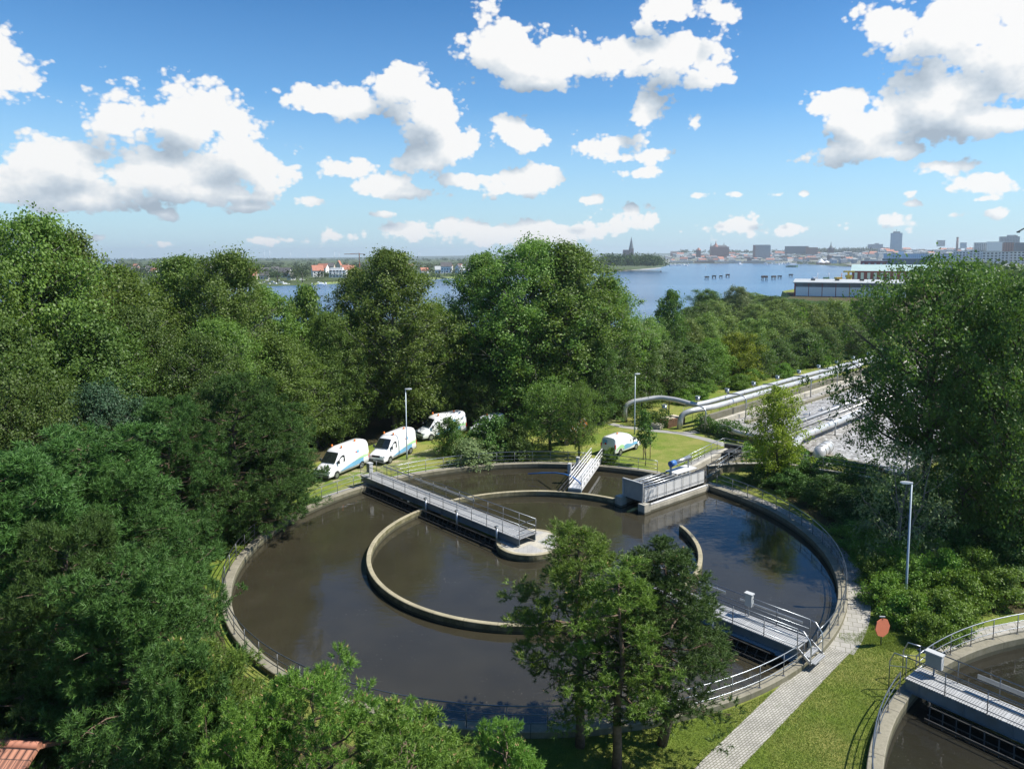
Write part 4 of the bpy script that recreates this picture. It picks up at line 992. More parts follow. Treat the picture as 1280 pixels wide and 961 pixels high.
for k, s in enumerate(np.arange(67.15, 175.42, 7.0)):
    mb = MB(); x = st(s, -45.3, 3.05); mb.tube([x, (x[0], x[1], 3.5)], .28, 10); mb.box((x[0], x[1], 3.55), (.5, .5, .12), .76); mb.build('valve', M['galv'], A1)
railing([st(74, -47.2, .02), st(175, -47.2, .02)], 'railing of the walkway behind the upper silver pipes', spacing=2.2, mat=M['post'], h=1.9, heights=((1.9, .03, 'handrail'), (1.4, .02, 'mid_rail')))
for s in (88, 108.5, 118):
    b = st(s, -48.6, 0); mb = MB(); mb.box((0, 0, .75), (.5, .4, 1.1)); mb.box((0, 0, 1.33), (.6, .5, .06)); mb.box((0, 0, .1), (.4, .3, .2))
    solo(mb, 'control_cabinet', M['cab'], b, {88: 'first white switch cabinet on the strip behind the silver pipes, nearest the pipe loop', 108.5: 'second white switch cabinet behind the silver pipes, in the middle', 118: 'third white switch cabinet behind the silver pipes, furthest along'}[s], 'cabinet', 'white cabinets behind the pipes', .76)
B1p = pipe([st(70.4, -34.3, 1.5), st(175, -34.3, 1.6)], .23, 'thinner silver pipe, rear of the lower pair across the basins')
B2p = pipe([(24.29, 69.98, -.05), (24.57, 70.28, .9), (25.21, 71.39, 1.3), st(72.5, -31.6, 1.25), st(175, -31.6, 1.25)], .40, 'thick silver pipe, front of the lower pair, turning down into the grass', mat=M['lag'])
for s in np.arange(69.13, 175.42, 10.5):
    mb = MB(); mb.tube([st(s, -31.8, 1.9), st(s, -31.0, 2.0), st(s, -30.7, 1.7), st(s, -30.7, .2)], .09, 8); mb.build('down_pipe', M['galv'], B2p)
mb = MB(); mb.tube([st(70.8, -33.2, 1.35), st(175, -33.2, 1.35)], .16, 10); mb.tube([st(70.8, -32.6, 1.15), st(175, -32.6, 1.15)], .13, 10); mb.build('small_pipe', M['lag_old'], B2p)
pipe([st(71.8, -42.0, .6), (20.43, 80.78, 1.1), (21.05, 78.06, 1.1), (22.70, 76.64, 1.0), (25.06, 76.95, 1.15), st(73.0, -34.2, 1.5)], .30, 'kinked silver pipe linking the upper and lower mains at the basin end', mat=M['lag_old'], bands=1.6)
pipe([(27.52, 70.78, -.05), (27.52, 70.78, .8), (28.65, 71.90, 1.0), (29.21, 72.80, .9)], .62, 'short foil wrapped elbow pipe on the grass before the basin', mat=M['lag'], bands=.7)
pipe([(40.25, 62.91, -.05), (40.34, 62.91, 1.3), (41.15, 62.60, 2.6), (43.47, 63.82, 3.2), (55.86, 74.42, 3.2)], .42, 'silver pipe bending up from the ground behind the big tree at the right', mat=M['lag'])
VP = thing('valve_pit', 'low brown concrete pit with yellowed cover inside the pipe loop', 'valve pit', (15.24, 86.14, 0), R(43))
mb = MB(); mb.box((0, 0, .45), (3.4, 1.8, .9)); mb.build('pit_wall', M['rust'], VP, world=False)
mb = MB(); mb.box((.2, .1, .93), (2.6, 1.2, .06)); mb.build('cover', M['cream_wall'], VP, world=False)
mb = MB(); mb.box((-2.5, .3, .25), (1.2, 1.6, .5)); mb.build('hatch', M['pale_conc'], VP, world=False)
ST = thing('steel_steps', 'short dark steel steps up to the basin wall beside the hedge', 'steps', S(22.3, 80.4, 0), R(46))
for k in range(4):
    mb = MB(); mb.box((.3*k, 0, .2 + .22*k), (.28, .9, .05)); mb.build('tread', M['galv'], ST, world=False)
for y in (-.47, .47):
    mb = MB(); mb.bar((-.1, y, .05), (1.1, y, .95), .05, .2); mb.build('stringer', M['dark'], ST, world=False)
# ---------------------------------------------------------------- vegetation
def fast_mesh(name, verts, nper, mats, mi=None):
    """verts (N,3) in runs of nper per face"""
    n = len(verts) // nper
    me = bpy.data.meshes.new(name)
    me.vertices.add(len(verts)); me.vertices.foreach_set('co', np.ascontiguousarray(verts, np.float32).ravel())
    me.loops.add(n * nper); me.loops.foreach_set('vertex_index', np.arange(n * nper, dtype=np.int32))
    me.polygons.add(n); me.polygons.foreach_set('loop_start', np.arange(0, n * nper, nper, dtype=np.int32))
    for m in mats: me.materials.append(m)
    if mi is not None: me.polygons.foreach_set('material_index', mi.astype(np.int32))
    me.update(calc_edges=True); return me

def unit(a): return a / np.maximum(1e-9, np.linalg.norm(a, axis=-1, keepdims=True))

def leaves(rng, cen, nrm_bias, size, asp=.62, droop=0.0):
    """one diamond leaf per centre, slightly folded along its rib so it catches the light"""
    n = len(cen)
    nr = unit(rng.normal(size=(n, 3)) * .85 + nrm_bias)
    a = unit(np.cross(nr, rng.normal(size=(n, 3)))); b = np.cross(nr, a)
    s = size * rng.uniform(.6, 1.25, (n, 1))
    tip = a * s * .5
    if droop: tip[:, 2] -= droop * s[:, 0]
    v = np.stack([cen - a * s * .5, cen + b * s * asp * .5 - a * s * .08, cen + tip, cen - b * s * asp * .5 - a * s * .08], 1)
    return v.reshape(-1, 3)

def bend(a, b, n, sag, rng, wob):
    t = np.linspace(0, 1, n)[:, None]; p = a + (b - a) * t
    p[:, 2] += sag * np.sin(t[:, 0] * math.pi)
    p[1:-1] += rng.normal(size=(n - 2, 3)) * wob
    return p

def skeleton(rng, H, base, rmax, prof, nprim, nsub, rise, tr, twig=.34, trunks=1, wob=.12, low=.0, umin=.28):
    """limbs as tubes plus the points where foliage sits"""
    mb = MB(); tips = []; dirs = []
    for k in range(trunks):
        lean = rng.normal(size=2) * (H * .03 if trunks == 1 else H * .13)
        top = np.array([lean[0], lean[1], H * .96]); f0 = np.array([rng.normal() * .15, rng.normal() * .15, 0]) if trunks > 1 else np.zeros(3)
        tp = bend(f0, top, 8, 0, rng, wob * .9)
        mb.tube(tp, list(tr * np.linspace(1.15, .12, 8)), 8)
        m = nprim // trunks
        for i in range(m):
            t = (i + rng.uniform(.1, .9)) / m; t = low + (1 - low) * t
            z = base + (H - base) * t; L = rmax * prof(t) * rng.uniform(.72, 1.12)
            az = i * 2.399 + rng.uniform(-.5, .5); zs = max(base * .75, z - L * rise)
            f = zs / (H * .96); i0 = min(6, int(f * 7)); fr = f * 7 - i0; s = tp[i0] + (tp[min(7, i0+1)] - tp[i0]) * fr
            e = np.array([s[0] + L * math.cos(az), s[1] + L * math.sin(az), z])
            lb = bend(s, e, 6, -L * .06 * rise, rng, wob * .6)
            mb.tube(lb, list(max(.012, tr * .34 * min(1, L / rmax + .2)) * np.linspace(1, .15, 6)), 5, cap=False)
            for j in range(nsub):
                u = rng.uniform(umin, 1) ** .75; q = u * 5; j0 = min(4, int(q)); c = lb[j0] + (lb[j0+1] - lb[j0]) * (q - j0)
                off = rng.normal(size=3) * L * twig * (1.15 - u * .55); off[2] *= .75
                p = c + off; tips.append(p); dirs.append(unit(p - np.array([s[0], s[1], p[2] - .6 * L])))
                if j % 3 == 0: mb.tube([c, (c + p) / 2 + rng.normal(size=3) * .05, p], [max(.008, tr * .07), .012, .005], 3, cap=False)
    return mb, np.array(tips), np.array(dirs)

PROTO = {}
def extent(v): return float(np.percentile(v[:, 2], 99.7)), float(np.percentile(np.hypot(v[:, 0], v[:, 1]), 96))
def deciduous(kind, seed, H, base, rmax, prof, nprim, nsub, nleaf, size, sig, rise=.5, tr=.25, trunks=1, flat=.75, twig=.34, droop=0, low=0.):
    rng = np.random.default_rng(seed)
    mb, tips, dirs = skeleton(rng, H, base, rmax, prof, nprim, nsub, rise, tr, twig, trunks, low=low)
    me_t = mb.mesh('trunk'); me_t.materials.append(bark)
    cnt = np.maximum(4, rng.normal(nleaf, nleaf * .45, len(tips)).astype(int)); idx = np.repeat(np.arange(len(tips)), cnt)
    o = rng.normal(size=(len(idx), 3)) * sig * rng.uniform(.7, 1.3, (len(tips), 1))[idx]; o[:, 2] *= flat
    c = tips[idx] + o
    v = leaves(rng, c, unit(dirs[idx] + np.array([0, 0, .45])) * .8 + unit(o) * .5, size, droop=droop)
    me_c = fast_mesh('crown', v, 4, [LF['poplar']])
    PROTO[kind] = (me_t, me_c) + extent(v)

def p_poplar(t): return min(1, (t + .30) * 1.7) * min(1, (1.02 - t) * 2.3) ** .62
def p_round(t): return max(.12, math.sqrt(max(0, 1 - (2 * t - .86) ** 2 / 1.32)))
def p_cone(t): return .18 + .82 * (1 - t) ** .8 * min(1, (t + .25) * 2.4)
def p_shrub(t): return max(.25, math.sqrt(max(0.02, 1 - (1.02 * t) ** 2)))

# name, seed, height, crown base, radius, profile, limbs, twigs, leaves per twig, leaf size, cluster radius
deciduous('poplar1', 1, 21, 3.2, 6.0, p_poplar, 100, 9, 74, .27, .42, .7, .30)
deciduous('poplar2', 2, 21, 3.4, 5.6, p_poplar, 96, 9, 74, .27, .44, .8, .28)
deciduous('poplar3', 3, 21, 2.6, 6.4, p_round, 100, 9, 74, .27, .44, .65, .32)
deciduous('big1', 4, 20, 7.4, 8.2, p_round, 92, 9, 60, .27, .44, .55, .42, low=.02)
deciduous('big2', 5, 18, 3.0, 7.2, p_round, 96, 10, 68, .26, .44, .6, .34)
deciduous('wood1', 6, 9, .9, 3.6, p_round, 52, 8, 52, .24, .32, .6, .14)
deciduous('wood2', 7, 9, .8, 3.0, p_poplar, 52, 8, 52, .24, .30, .8, .13)
deciduous('wood3', 8, 9, .6, 4.0, p_shrub, 54, 8, 54, .24, .36, .5, .14, trunks=3)
deciduous('maple', 9, 8.6, 1.8, 2.9, p_round, 50, 8, 40, .20, .24, .55, .10)
deciduous('small', 10, 7.8, 2.0, 3.6, p_round, 48, 8, 42, .19, .27, .45, .17)
deciduous('sapling', 11, 4.6, 1.7, .95, p_poplar, 20, 5, 22, .20, .15, .6, .04)
deciduous('shrub1', 12, 2.4, .12, 1.9, p_shrub, 40, 6, 42, .17, .19, .4, .05, trunks=4)
deciduous('shrub2', 13, 2.4, .10, 1.8, p_shrub, 40, 6, 42, .15, .17, .5, .05, trunks=5)
deciduous('shrub3', 14, 3.2, .15, 1.7, p_round, 40, 6, 40, .16, .2, .7, .05, trunks=4)
deciduous('leggy', 15, 7.5, 1.0, 3.1, p_round, 46, 6, 26, .17, .26, .9, .10, trunks=4, droop=.2)

def pine(kind, seed, H, base, rmax, prof, nprim, nsub, ntuft, blade=.17, nb=14, rise=.25, tr=.16, spread=.36, cones=0.0):
    """branches ending in pads of tufts; each tuft is a brush of needle bundles fanned about its shoot"""
    rng = np.random.default_rng(seed)
    mb, tips, dirs = skeleton(rng, H, base, rmax, prof, nprim, nsub, rise, tr, .20, 1, .10, umin=.34)
    me_t = mb.mesh('trunk'); me_t.materials.append(bark_pine)
    cnt = np.maximum(5, rng.normal(ntuft, ntuft * .3, len(tips)).astype(int)); idx = np.repeat(np.arange(len(tips)), cnt)
    pr = (spread * rng.uniform(.7, 1.35, len(tips)))[idx][:, None]
    uo = unit(rng.normal(size=(len(idx), 3)) + dirs[idx] * .35 + np.array([0, 0, .55]))
    o = uo * pr * rng.uniform(.72, 1.08, (len(idx), 1)) * np.array([1, 1, .8])
    c = tips[idx] + o
    ax = unit(uo + np.array([0, 0, .35]) + dirs[idx] * .2 + rng.normal(size=c.shape) * .18)
    n = len(c); cc = np.repeat(c, nb, 0); aa = np.repeat(ax, nb, 0)
    d = unit(aa * rng.uniform(.25, 1.1, (n * nb, 1)) + unit(rng.normal(size=(n * nb, 3))) * .8)
    ln = blade * rng.uniform(.8, 1.35, (n * nb, 1)); s0 = cc + aa * rng.uniform(-.10, .12, (n * nb, 1))
    w = unit(np.cross(d, rng.normal(size=d.shape))) * blade * .085
    v = np.stack([s0 - w, s0 + w, s0 + d * ln], 1).reshape(-1, 3)
    mi = np.zeros(len(v) // 3)
    if cones:
        k = rng.random(n) < cones; pc = c[k] + ax[k] * .10; m = len(pc)
        a = ax[k] * .10; b = unit(np.cross(ax[k], rng.normal(size=(m, 3)))) * .028; e = np.cross(unit(ax[k]), b)
        q = np.concatenate([np.stack([pc + x, pc + y, pc + a], 1) for x, y in ((b, e), (e, -b), (-b, -e), (-e, b))], 1).reshape(-1, 3)
        v = np.concatenate([v, q]); mi = np.concatenate([mi, np.ones(len(q) // 3)])
    me_c = fast_mesh('crown', v, 3, [LF['pine'], cone_m], mi)
    PROTO[kind] = (me_t, me_c) + extent(v)
def p_pine(t): return (.30 + .70 * (1 - t) ** .85) * min(1, .62 + t * 1.6)
def p_open(t): return (.22 + .78 * (1 - t) ** .8) * min(1, .62 + t * 1.5)
def p_pineold(t): return max(.2, math.sqrt(max(0.03, 1 - (1.75 * t - .62) ** 2 / 1.3)))
pine('pine1', 21, 10, 1.0, 4.2, p_pine, 90, 7, 17, nb=17)
pine('pine2', 22, 10, 1.4, 4.4, p_pineold, 90, 7, 17, nb=17)
pine('pine3', 23, 10, 1.0, 3.6, p_pine, 84, 7, 17, nb=17)
pine('openpine1', 24, 9.8, 2.9, 3.3, p_open, 46, 5, 14, blade=.14, nb=22, cones=.02, spread=.33)
pine('openpine3', 29, 9.8, 3.2, 2.6, p_open, 32, 4, 14, blade=.14, nb=22, cones=.02, spread=.33)
pine('openpine2', 25, 9.0, 2.2, 3.2, p_open, 56, 6, 15, blade=.14, nb=22, cones=.01, spread=.33)
pine('young1', 26, 9.5, 1.0, 3.4, p_pineold, 80, 5, 18, blade=.12, nb=26, rise=.45, cones=.08, spread=.30)
pine('young2', 27, 9.5, 1.0, 3.0, p_pine, 80, 5, 18, blade=.12, nb=26, rise=.45, cones=.06, spread=.30)

def plant(kind, name, cat, X, Y, H, width, mat, label, group=None, bk=None, z=0.0, rot=None, parts=True):
    p = PROTO[kind]
    t = thing(name, label, cat, (X, Y, z), random.uniform(0, 6.28) if rot is None else rot, group)
    sz = H / p[2]; sx = width / (2.0 * p[3])
    for nm, me, m in (('trunk', p[0], bk or bark), ('crown', p[1], LF[mat])):
        o = bpy.data.objects.new(nm, me); COL.objects.link(o); o.parent = t
        if m is not None: o.material_slots[0].link = 'OBJECT'; o.material_slots[0].material = m
    t.scale = (sx, sx * random.uniform(.92, 1.08), sz)
    return t
def at_px(px, ytop, Y, zmid=.5):
    H = atd(px, ytop, Y).z; z = H * zmid; d = Y * math.cos(PIT) + (CAMH - z) * math.sin(PIT)
    return (px - CX) / FPX * d, H
def pxplant(kind, name, cat, px, ytop, Y, w, mat, label, group=None, bk=None, rot=None, base=0.0):
    X, H = at_px(px, ytop, Y); return plant(kind, name, cat, X, Y, H - base, w, mat, label, group, bk, base, rot)

# tall deciduous belt on the left and behind the vans
GP = 'tall poplars behind the works'
for k, px, yt, Y, w, mat, lab in (
    ('poplar3', 22, 270, 58, 14, 'poplar', 'tallest broad poplar at the left edge rising well above the horizon'),
    ('poplar2', 95, 294, 63, 11.5, 'poplar', 'tall poplar just right of the tallest one at the left edge'),
    ('poplar1', -45, 285, 52, 11, 'poplar', 'tall dark poplar cut off by the left edge'),
    ('poplar2', 155, 336, 70, 12, 'poplar', 'lower poplar in the dip between the left edge trees and the twin topped poplar'),
    ('poplar1', 225, 322, 77, 12, 'poplar', 'left half of the twin topped poplar pair before the far red roofs'),
    ('poplar3', 275, 316, 75, 12, 'poplar', 'right half of the twin topped poplar pair just left of the marina'),
    ('poplar2', 332, 360, 84, 10.5, 'poplar', 'shorter poplar below the marina boats'),
    ('wood2', 384, 358, 88, 7.5, 'poplar', 'thin topped poplar standing alone against the bay'),
    ('poplar3', 425, 392, 78, 7.5, 'poplar', 'low poplar crown with bare twigs left of the lamp post'),
    ('poplar1', 492, 314, 83, 14, 'poplar', 'tall leaning poplar with visible limbs right above the second white van'),
    ('poplar2', 446, 338, 92, 9.5, 'poplar', 'slim poplar standing left against the leaning poplar, crane above it'),
    ('poplar3', 548, 378, 91, 11, 'poplar', 'rounded poplar below the white villa across the bay'),
    ('poplar1', 604, 318, 93, 12.5, 'poplar', 'left crown of the big poplar clump in the middle'),
    ('poplar3', 656, 301, 89, 16, 'poplar', 'tallest crown of the big poplar clump in the middle'),
    ('poplar2', 710, 306, 91, 15.5, 'poplar', 'right crown of the big poplar clump in the middle'),
    ('poplar1', 756, 348, 95, 12, 'poplar', 'right flank poplar of the middle clump where it slopes to the bay'),
    ('wood2', 792, 400, 99, 7.5, 'willow', 'small grey green tree at the foot of the middle clump beside the bay')):
    pxplant(k, 'poplar_tree', 'tree', px, yt, Y, w, mat, lab, GP, bark_grey)
GB = 'understorey trees in the left woodland'
for i, (k, px, yt, Y, w, mat) in enumerate((
    ('poplar1', 60, 355, 66, 11, 'poplar'), ('poplar3', 190, 385, 64, 10, 'broad'), ('poplar2', 120, 395, 56, 10, 'broad'), ('poplar1', 15, 400, 47, 10, 'broad'),
    ('poplar3', 290, 400, 66, 9, 'poplar'), ('poplar2', 350, 420, 70, 9, 'poplar'), ('big2', 250, 420, 60, 9, 'broad'), ('poplar1', 565, 440, 92, 9, 'broad'),
    ('big2', 625, 415, 94, 9, 'broad'), ('big2', 695, 415, 95, 10, 'broad'), ('big2', 745, 425, 88, 9, 'broad'), ('poplar2', 395, 440, 76, 8, 'broad'),
    ('poplar1', 200, 372, 92, 10, 'poplar'), ('poplar3', 110, 360, 90, 11, 'poplar'), ('poplar3', 500, 400, 100, 10, 'broad'), ('poplar1', 640, 380, 108, 12, 'broad'), ('poplar2', 290, 378, 104, 10, 'poplar'), ('poplar3', 710, 380, 112, 11, 'broad'), ('big2', 440, 440, 94, 9, 'broad'), ('big2', 560, 430, 98, 9, 'broad'), ('big2', 350, 440, 88, 9, 'broad'))):
    pxplant(k, 'deciduous_tree', 'tree', px, yt, Y, w, mat, 'leafy woodland tree filling the belt below the tall poplars on the left', GB, bark_grey)
pxplant('big2', 'deciduous_tree', 'tree', 122, 482, 47, 8, 'blue', 'bluish green broad tree behind the foremost pines at the left')
pxplant('big2', 'deciduous_tree', 'tree', 30, 470, 43, 9, 'broad', 'dark leafy tree at the left edge above the foremost pines')
pxplant('small', 'deciduous_tree', 'tree', 545, 466, 85.5, 6, 'fresh', 'bright green small tree right behind the lamp post and third van', None, bark_grey)
pxplant('small', 'deciduous_tree', 'tree', 604, 470, 85, 5.5, 'broad', 'dark small tree above the hidden white pickup')
pxplant('small', 'deciduous_tree', 'tree', 688, 470, 74.5, 7.8, 'poplar', 'small spreading tree with leaning trunk over the works trailer', None, bark, 1.0)
pxplant('small', 'deciduous_tree', 'tree', 724, 476, 72, 4.6, 'poplar', 'slim small tree beside the trailer, right of the leaning trunk', None, bark)
pxplant('shrub3', 'bush', 'bush', 562, 519, 73.0, 3.8, 'broad', 'dark round bush hiding the third white van')
pxplant('shrub1', 'bush', 'bush', 615, 520, 72.5, 5.8, 'shrub', 'large bush on the far rim in front of the hidden pickup')
pxplant('shrub2', 'bush', 'bush', 590, 548, 69.3, 4.2, 'willow', 'low grey green bush right behind the far rim railing')
pxplant('shrub1', 'bush', 'bush', 645, 530, 71.5, 4.2, 'broad', 'dark bush left of the leaning trunk by the far rim')
pxplant('shrub2', 'bush', 'bush', 762, 560, 68.8, 1.8, 'fresh', 'small round bush behind the small van at the far rim railing')
pxplant('maple', 'young_maple', 'tree', 973, 484, 63.6, 5.6, 'yellow', 'bright yellow green maple standing before the aeration basins', None, bark)
pxplant('sapling', 'sapling', 'tree', 807, 512, 68.8, 2.0, 'broad', 'thin leafy sapling in a wooden guard beside the small van', None, bark)
plant('sapling', 'sapling', 'tree', *S(7.75, 81.9), 4.2, .5, 'willow', 'almost bare young whip inside the far tree guard', None, bark)

# hedges
def hedge(pts, w, h, label, mat='shrub', seed=1):
    rng = np.random.default_rng(seed); P = [np.array([*S(*p), 0.]) for p in pts]; C = []; Dn = []
    for a, b in zip(P, P[1:]):
        L = np.linalg.norm(b - a); n = int(L * 620); u = (b - a) / L; s = np.array([-u[1], u[0], 0])
        t = rng.uniform(-.04, 1.04, n); x = rng.uniform(-1, 1, n); z = rng.uniform(.03, 1, n) ** .7
        bump = 1 + .16 * np.sin(t * L * 1.7 + seed) + .08 * np.sin(t * L * 4.1)
        shell = rng.random(n) < .75; x = np.where(shell & (z < .8), np.sign(x) * rng.uniform(.75, 1.05, n), x)
        C.append(a + u * (t * L)[:, None] + s * (x * w / 2 * bump)[:, None] + np.array([0, 0, 1.]) * (z * h * bump * np.sqrt(np.clip(1.12 - .35 * x * x, 0, 2)))[:, None]); Dn.append(s * x[:, None] + np.array([0, 0, .6]))
    C = np.concatenate(C); Dn = np.concatenate(Dn); o = P[0]
    me = fast_mesh('hedge', leaves(rng, C - o, unit(Dn) * .8, .2), 4, [LF[mat]])
    ob = bpy.data.objects.new('hedge', me); COL.objects.link(ob); ob.location = o
    return tag(ob, label, 'hedge')
hedge([(22.4, 81.0), (24.9, 77.2), (26.0, 75.6)], 1.7, 1.7, 'clipped hedge between the lawn path and the basin end', 'shrub', 1)
hedge([(15.3, 84.0), (18.9, 81.9)], 1.9, 1.9, 'clipped hedge inside the silver pipe loop', 'shrub', 2)
hedge([(23.2, 67.2), (25.6, 66.2)], 2.4, 2.1, 'bushy hedge left of the yellow green maple above the low wall', 'fresh', 3)
hedge([(26.2, 66.2), (28.6, 65.0)], 2.0, 1.8, 'bushy hedge behind the yellow green maple trunk', 'shrub', 4)
hedge([(29.2, 64.2), (33.6, 62.0)], 1.9, 1.6, 'clipped hedge right of the yellow green maple along the low wall', 'shrub', 5)
hedge([(41.5, 57), (47, 54)], 3.0, 1.6, 'bright low hedge beyond the railing section under the big tree', 'fresh', 6)

# right wood beyond the basins
GW = 'trees of the wood between the basins and the bay'
rows = (
 [('wood1', 768, 425, 92, 8, 'broad'), ('wood3', 800, 418, 97, 7.5, 'broad'), ('wood1', 832, 424, 103, 8, 'broad'), ('wood2', 864, 430, 108, 7, 'broad'), ('wood3', 890, 424, 112, 7.5, 'fresh'), ('wood3', 943, 418, 121, 8.5, 'broad'), ('wood1', 975, 425, 127, 7.5, 'broad'), ('wood2', 1003, 412, 133, 7.5, 'broad'), ('wood3', 1032, 410, 140, 8.5, 'broad'), ('wood1', 1065, 405, 146, 9, 'broad'), ('wood3', 1098, 405, 154, 9, 'broad')] +
 [('wood1', 812, 398, 118, 8, 'birch'), ('wood3', 860, 398, 130, 9, 'birch'), ('wood1', 885, 392, 135, 8.5, 'birch'), ('wood2', 907, 396, 140, 8, 'birch'), ('wood3', 935, 398, 145, 9.5, 'birch'), ('wood1', 965, 390, 150, 9.5, 'birch'), ('wood2', 990, 386, 155, 9, 'birch'), ('wood1', 1015, 380, 160, 10, 'birch'), ('wood3', 1045, 375, 165, 10.5, 'birch'), ('wood1', 1080, 372, 172, 10.5, 'broad')] +
 [('wood3', 858, 384, 182, 9, 'broad'), ('wood3', 878, 378, 190, 11, 'broad'), ('wood1', 898, 376, 198, 11, 'birch'), ('wood3', 945, 380, 205, 12, 'birch'), ('wood1', 972, 374, 210, 12, 'birch'), ('wood3', 1000, 376, 216, 13, 'broad'), ('wood1', 1030, 378, 222, 12, 'broad'), ('wood3', 1062, 378, 228, 12, 'birch')] +
 [('wood1', 885, 370, 240, 11, 'broad'), ('wood3', 910, 374, 250, 13, 'birch'), ('wood1', 935, 376, 262, 13, 'broad'), ('wood3', 968, 370, 272, 14, 'broad'), ('wood1', 1000, 374, 282, 14, 'broad'), ('wood3', 1030, 376, 292, 14, 'broad')] +
 [('wood1', 915, 370, 285, 14, 'broad'), ('wood3', 940, 366, 305, 16, 'birch'), ('wood1', 950, 369, 322, 16, 'broad'), ('wood3', 982, 374, 338, 17, 'broad'), ('wood3', 955, 372, 290, 14, 'birch'), ('wood1', 1010, 377, 330, 15, 'broad'), ('wood3', 1050, 379, 335, 15, 'birch'), ('wood1', 968, 371, 352, 15, 'broad')])
for i, (k, px, yt, Y, w, mat) in enumerate(rows):
    pxplant(k, 'woodland_tree', 'tree', px, yt, Y, w, mat, 'dark green leafy tree in the wood between the basins and the bay' if mat == 'broad' else 'light green feathery tree in the wood between the basins and the bay', GW + (' (dark)' if mat == 'broad' else ' (light)'), bark_grey)
pxplant('wood3', 'woodland_tree', 'tree', 918, 416, 117, 9, 'yellow', 'bright yellow green tree in the front row of the wood behind the basins')
pxplant('wood2', 'woodland_tree', 'tree', 838, 364, 124, 7, 'broad', 'slender tall tree standing out against the bay at the wood edge', None, bark_grey)
pxplant('wood3', 'woodland_tree', 'tree', 920, 358, 215, 11, 'willow', 'pale silvery willow at the shore seen against the bay')
pxplant('wood3', 'woodland_tree', 'tree', 886, 362, 235, 13, 'broad', 'dark round tree at the shore left of the pale willow')
GF = 'low shrubs along the meadow strip'
for i in range(16):
    s = 84 + i * 5.2; p = st(s, -53.5 - (i % 3) * 1.1 - .05 * i)
    plant(('shrub1', 'shrub2', 'shrub3')[i % 3], 'meadow_shrub', 'bush', p[0], p[1], random.uniform(1.5, 2.6), random.uniform(2.4, 4), 'fresh', 'bright low shrub at the foot of the wood beside the meadow strip', GF)

# big tree and thicket on the right
pxplant('big1', 'big_tree', 'tree', 1163, 324, 52.5, 14.2, 'broad', 'big dark spreading tree on the right with limbs showing against the froth', None, bark)
pxplant('big2', 'big_tree', 'tree', 1268, 352, 47, 11, 'broad', 'dark tree at the right edge leaning into the big spreading tree', None, bark)
pxplant('big2', 'big_tree', 'tree', 1235, 345, 62, 11, 'broad', 'tree standing behind the big spreading tree near the right edge', None, bark)
pxplant('leggy', 'leggy_tree', 'tree', 1128, 556, 45.5, 6.4, 'willow', 'grey green sparse many-stemmed tree below the big tree behind the nearest lamp', None, bark_grey)
pxplant('leggy', 'leggy_tree', 'tree', 1185, 575, 47.5, 6.0, 'shrub', 'sparse tree with reddish stems right under the big tree trunk', None, bark)
GS = 'shrubs filling the dark bank behind the large tank'
sh = [(22.9,61.2,1.5),(24.9,61.8,1.8),(27.1,60.8,2.0),(24.6,58.6,1.7),(27.2,57.4,2.0),(29.8,58.6,2.0),(32,56.6,2.1),(25.7,55.4,1.7),(28.6,54.2,2.1),(31.2,53.7,2.4),(34.2,55,2.3),(26.2,52.2,1.8),(29,50.9,2.1),(25.9,49.4,1.7),(31.8,50.2,2.3),(28.2,47.6,2.0),(35,51,2.5),(37.5,52,2.6),(33.5,47.2,2.4),(36.4,48,2.6),(39.5,49.5,2.8),(30.6,45.3,2.2),(33.4,43.6,2.3),(36.5,44.6,2.6),(39.2,45.6,2.8),(31.6,41.8,2.2),(35,40.8,2.5),(38,41.6,2.6),(41,43.5,2.8),(42.5,48,3),(33,39.2,1.9)]
for i, (x, y, h) in enumerate(sh):
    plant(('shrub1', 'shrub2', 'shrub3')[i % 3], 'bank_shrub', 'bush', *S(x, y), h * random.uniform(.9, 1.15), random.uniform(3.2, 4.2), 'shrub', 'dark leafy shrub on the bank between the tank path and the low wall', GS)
GS2 = 'sunlit shrubs beside the nearest lamp'
for i, (x, y, h, lab) in enumerate(((24.3, 44.2, 2.2, 0), (25.2, 42.0, 2.4, 0), (24.3, 39.9, 2.3, 0), (26.8, 40.2, 2.5, 0), (27.4, 43.4, 2.2, 0), (29.0, 41.0, 2.5, 0), (26.5, 37.9, 2.2, 0), (29.2, 38.6, 2.1, 0), (24.6, 46.6, 1.8, 0))):
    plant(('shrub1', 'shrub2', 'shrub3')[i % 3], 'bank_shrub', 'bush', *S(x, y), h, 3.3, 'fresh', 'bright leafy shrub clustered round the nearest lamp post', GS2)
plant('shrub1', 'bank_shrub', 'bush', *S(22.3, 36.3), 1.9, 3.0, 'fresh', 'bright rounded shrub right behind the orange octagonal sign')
plant('shrub2', 'bank_shrub', 'bush', *S(24.5, 36.4), 1.9, 2.9, 'fresh', 'rounded shrub above the paving of the second tank right of the orange sign')

